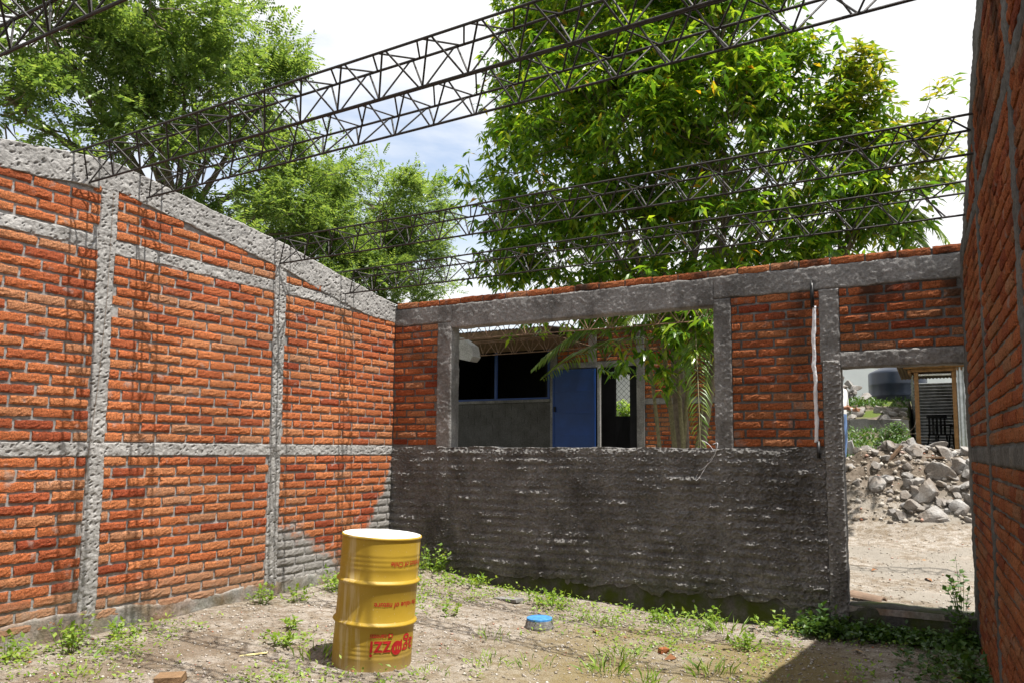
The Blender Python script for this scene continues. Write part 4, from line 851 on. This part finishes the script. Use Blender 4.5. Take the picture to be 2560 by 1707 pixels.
for a in [(-5.62,3.42,.30,.20,16,'tall bushy weed at the foot of the sunlit wall beside the first column'),(-5.68,3.02,.20,.13,10,'leafy weed at the left edge of the picture by the wall foot'),(-5.60,3.80,.17,.12,8,'small weed just right of the first column foot'),
 (-5.66,5.20,.22,.13,12,'bright weed at the foot of the wall left of the middle column'),(-5.45,5.48,.17,.15,11,'low weed in front of the middle column foot'),(-5.55,6.10,.28,.17,16,'upright bright weed behind the drum near the wall corner'),
 (-4.45,4.30,.13,.13,10,'low weed left of the drum on bare dirt'),(-4.75,4.72,.11,.10,7,'tiny weed between the drum and the middle column'),(-3.50,6.95,.17,.26,20,'wide leafy weed patch below the parging at mid wall'),(-5.15,7.20,.34,.28,30,'dark leafy bush in the back corner behind the drum'),
 (-4.55,7.12,.15,.26,16,'leafy weeds spreading right of the corner bush'),(-4.02,5.95,.13,.10,6,'single weed with one large pale leaf right of the drum'),(-2.35,6.98,.16,.20,14,'weed at the wall foot left of the door, in sun'),(-1.98,7.06,.20,.18,14,'weed growing against the mossy foundation in sun'),
 (-1.50,6.38,.16,.14,12,'feathery weed alone on the damp dirt near the shadow edge'),(-1.40,7.14,.20,.22,16,'weed at the wall foot beside the shadow edge')]:
    weed(*a)
for a in [(-.98,7.18,.30,.24,26,'dark leafy weed at the foot of the door post'),(-.68,7.20,.17,.22,16,'dark weed in front of the doorstep'),(-.30,7.15,.10,.20,10,'low dark weed under the right half of the doorstep'),(.06,7.22,.42,.12,12,'tall dark weed at the right end of the doorstep'),(-.02,6.60,.15,.24,18,'dark weed patch at the foot of the right wall'),(.10,6.25,.18,.2,14,'dark weed against the right wall nearest the camera')]:
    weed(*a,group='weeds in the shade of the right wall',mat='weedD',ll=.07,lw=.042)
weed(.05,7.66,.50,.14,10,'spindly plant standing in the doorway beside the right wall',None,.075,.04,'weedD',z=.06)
TUFT = ['largest grass tuft, at the bottom edge right of the drum','grass tuft by the bottom edge just left of the big shadow','grass tuft behind the largest tuft on damp dirt','short grass right at the drum base, right side','grass tuft between the drum and the blue-topped plug, nearer the drum','grass growing in the shadow left of the drum foot','short grass tuft in front of the blue-topped plug, near the bottom edge','short grass near the bottom left corner','grass tuft just left in front of the blue-topped plug','grass tuft at the bottom edge between the largest tuft and the shadow','grass at the wall foot below the right end of the window','grass at the wall foot right behind the blue-topped plug','tallest grass blades against the mossy wall foot near the door']
for i,(x_,y_,h_,n_) in enumerate([(-2.25,5.30,.22,70),(-1.55,5.60,.20,50),(-2.3,5.75,.17,45),(-3.18,4.42,.10,30),(-3.02,4.95,.15,36),(-4.05,4.28,.20,40),(-2.75,5.1,.12,40),(-5.0,3.15,.12,30),(-3.3,5.5,.14,36),(-1.9,5.15,.18,44),(-2.05,6.75,.14,40),(-2.9,6.6,.14,40),(-1.75,6.9,.22,40)]):
    T_ = thing('grass_tuft',TUFT[i],'grass',(x_,y_,float(gh(x_,y_))-.004),'grass tufts on the dirt floor'); V,Fs = grass_geo(h_*.8,.17,int(n_*.7),400+i); tag(build('blades',V,Fs,M['weed'],T_,local=True),kind='stuff')
# small sprigs nobody could count
n = 5200; X_ = RS.uniform(-5.8,.1,n); Y_ = RS.uniform(2.6,7.3,n); dn = fbm(X_*1.3,Y_*1.3,801,3)+.35*sstep(6.2,7.2,Y_)+.18*sstep(-4.9,-5.7,X_)-.35*sstep(-1.3,-1.0,X_)*sstep(7,6.6,Y_)
kp = (dn > RS.uniform(.0,.55,n)) & (np.hypot(X_-DX,Y_-DY) > .33); X_,Y_ = X_[kp],Y_[kp]; P = np.stack([X_,Y_,gh(X_,Y_)],1)
V,Fs = whorls(P+np.array([0,0,.012]),np.tile([0,0,.6],(len(P),1)),5,.042,.020,803,-.25,.3); o = build('ground_cover',V,Fs,M['weed']); tag(o,'scattered tiny green seedlings on the dirt floor of the room','ground cover',None,'stuff')
# dark creeping plants along the wall foot in shade
n = 900; X_ = RS.uniform(-1.2,.2,n); Y_ = np.where(RS.uniform(size=n) < .6, 7.32-np.abs(RS.normal(0,.10,n)), RS.uniform(5.8,7.3,n)); kp = (Y_ > 7.0) | (X_ > -.42+RS.uniform(0,.3,n)); X_,Y_ = X_[kp],Y_[kp]; P = np.stack([X_,Y_,gh(X_,Y_)+RS.uniform(.01,.09,len(X_))],1)
V,Fs = whorls(P,np.tile([0,0,.5],(len(P),1)),4,.055,.034,805,-.1,.4); o = build('creeping_plants',V,Fs,M['weedD']); tag(o,'dark creeping plants along the doorstep and right wall foot','ground cover',None,'stuff')
# gravel
def gravel(name,X_,Y_,smin,smax,label,seed,mat):
    r = np.random.RandomState(seed); n = len(X_); b = np.array([(1,0,0),(0,1,0),(-1,0,0),(0,-1,0),(0,0,1),(0,0,-1)],float); f = np.array([(0,1,4),(1,2,4),(2,3,4),(3,0,4),(1,0,5),(2,1,5),(3,2,5),(0,3,5)])
    s = smin*(smax/smin)**(r.uniform(0,1,n)**2.2); V = b[None]*r.uniform(.6,1.3,(n,6,1))*s[:,None,None]; a = r.uniform(0,6.3,n); c_,s_ = np.cos(a)[:,None],np.sin(a)[:,None]; V = np.stack([V[:,:,0]*c_-V[:,:,1]*s_,V[:,:,0]*s_+V[:,:,1]*c_,V[:,:,2]*.7],2)
    V += np.stack([X_,Y_,gh(X_,Y_)+s*.25],1)[:,None,:]; o = build(name,V.reshape(-1,3),(f[None]+6*np.arange(n)[:,None,None]).reshape(-1,3),mat); tag(o,label,'gravel',None,'stuff')
k = NT('gravel_mix',.9,.2); r_ = k.rnd(); k.color(k.mix(1,k.ramp(r_,[(0,(.18,.15,.12)),(.4,(.28,.245,.20)),(.8,(.38,.345,.305)),(.93,(.46,.44,.41)),(1,(.32,.12,.06))]),k.grey(k.noise(90,3),.8,1.2),'MULTIPLY')); M['gravel'] = k.m
gravel('gravel',RS.uniform(-5.8,.1,26000),RS.uniform(2.6,7.3,26000),.0028,.017,'loose gravel strewn over the dirt floor of the room',811,M['gravel'])
gravel('gravel',RS.uniform(-2.2,.6,3000),RS.uniform(7.7,12.6,3000),.004,.017,'loose gravel on the yard beyond the doorway',812,M['gravel'])
X_ = RS.normal(-.6,.8,1500); Y_ = RS.uniform(11.9,14.2,1500); gravel('rubble_chips',X_,Y_,.012,.06,'stone chips and clods between the rocks of the rubble heap',813,M['gravel'])
# far vegetation of the terraces
n = 800; X_ = RS.uniform(-3.2,-.75,n); Y_ = np.where(RS.uniform(size=n)<.62,RS.uniform(16.2,18.2,n),RS.uniform(20.0,21.2,n)); kp = fbm(X_*1.6,Y_*1.6,821,2) > -.25; P = np.stack([X_[kp],Y_[kp],gh(X_[kp],Y_[kp])+RS.uniform(0,.14,kp.sum())],1)
V,Fs = whorls(P,np.tile([0,0,1.],(len(P),1)),6,.11,.035,822,-.5,.6); o = build('terrace_grass',V,Fs,M['weedD']); tag(o,'green weeds and grass covering the terraces below the water tank','grass',None,'stuff')
def bush(name,label,blb,root,seed,nl,L,w,mat='weed'):
    T_ = thing(name,label,'shrub',root); mb = MB(); limbs(root,(root[0],root[1],root[2]+.25),[b[:3] for b in blb],.03,mb,seed); mb.build('stems',M['bark'],T_); P,dv,_ = blob_points(blb,nl,seed,.2,1); V,Fs = whorls(P,dv,6,L,w,seed+1); tag(build('crown',V,Fs,M[mat],T_),kind='stuff')
bush('shrub','dark shrub hanging over the terrace edge left of the tin shack',[(-.95,17.2,1.75,.28),(-.85,17.0,1.5,.25),(-1.1,17.1,1.5,.2)],(-.95,17.3,1.45),841,260,.10,.04,'weedD')
bush('shrub','bright green shrub seen through the wire mesh of the house doorway',[(-7.95,19.9,2.42,.36),(-7.5,19.8,2.45,.36),(-7.7,19.8,1.9,.4)],(-7.6,20.0,1.0),845,420,.12,.05)
# litter
k = NT('dry_leaf',.8,.2); k.color(k.ramp(k.rnd(),[(0,(.16,.07,.03)),(.6,(.30,.13,.05)),(1,(.38,.24,.10))])); M['dry'] = k.m
for i,(x_,y_) in enumerate([(-.75,6.75),(-.35,6.85),(-.05,6.8),(-.55,8.6),(-.2,9.2),(-.75,9.6),(.0,8.3),(-2.7,6.2),(-4.3,5.3),(-.35,10.2),(.05,6.2),(-1.9,5.9)]):
    V,Fs = leaves(np.zeros((1,3)),np.array([[math.cos(i*2.1),math.sin(i*2.1),.12]]),random.uniform(.10,.16),.055,.25,i,.15); o = build('fallen_leaf',V,Fs,M['dry'],None,local=True); o.location = (x_,y_,float(gh(x_,y_))+.008); tag(o,'curled brown fallen leaf lying on the bare dirt','leaf','fallen leaves')
BC = thing('painted_concrete_plug','short round concrete plug with a bright blue painted top','concrete plug',(-3.20,6.10,float(gh(-3.2,6.1))-.01))
BC.scale = (1,1,.85)
MB().lathe([(.02,0),(.125,0),(.128,.03),(.118,.08),(.112,.105),(.10,.112)],18).build('concrete_body',M['conB'],BC,local=True)
MB().lathe([(.114,.098),(.113,.116),(.10,.121),(.001,.122)],18).build('blue_top',plain('bright_blue_paint',(.06,.22,.50),.6,.3,.3,25,.2),BC,local=True)
def chunk(name,label,cat,x_,y_,dx,dy,dz,rz,mat):
    o = MB().box(-dx,dx,-dy,dy,0,dz*2,min(dx,dy,dz)*.28).build(name,mat,None,local=True); o.location = (x_,y_,float(gh(x_,y_))-.004); o.rotation_euler = (.05,-.06,rz); tag(o,label,cat)
chunk('brick_piece','broken tan brick piece lying on the dirt at the bottom left','brick',-4.43,3.36,.085,.05,.025,.5,plain('tan_brick',(.22,.14,.08),.9,.1,.2,20,.5))
chunk('brick_piece','small red brick chip on the damp dirt right of the grass tufts','brick',-2.04,6.0,.035,.025,.02,.9,M['brickR'])
chunk('paper_strip','pale yellow strip of paper on the dirt left of the drum','litter',-4.48,4.03,.13,.014,.003,.75,plain('yellow_paper',(.62,.56,.26),.7,.2,.1,9,0))
chunk('concrete_piece','white plaster chip near the corner bush on the dirt','concrete',-3.95,6.85,.16,.06,.012,-.2,M['conB'])
cp = []
for t in np.linspace(0,1,40): cp.append((-2.08+.10*math.sin(t*9)+.06*t, D-.035-.012*math.sin(t*17), 1.50-.05*math.sin(t*3.1)-.30*max(0,math.sin(t*math.pi*1.0))**3*(t<1)+.02*math.cos(t*21)))
o = MB().tube(cp,.0026,5).build('tangled_string',M['white']); tag(o,'loop of white string hanging over the window sill, right end','string')
o = build_string.build('hanging_string',M['woodD']); tag(o,'thin dark string hanging down the first column of the sunlit wall','string')
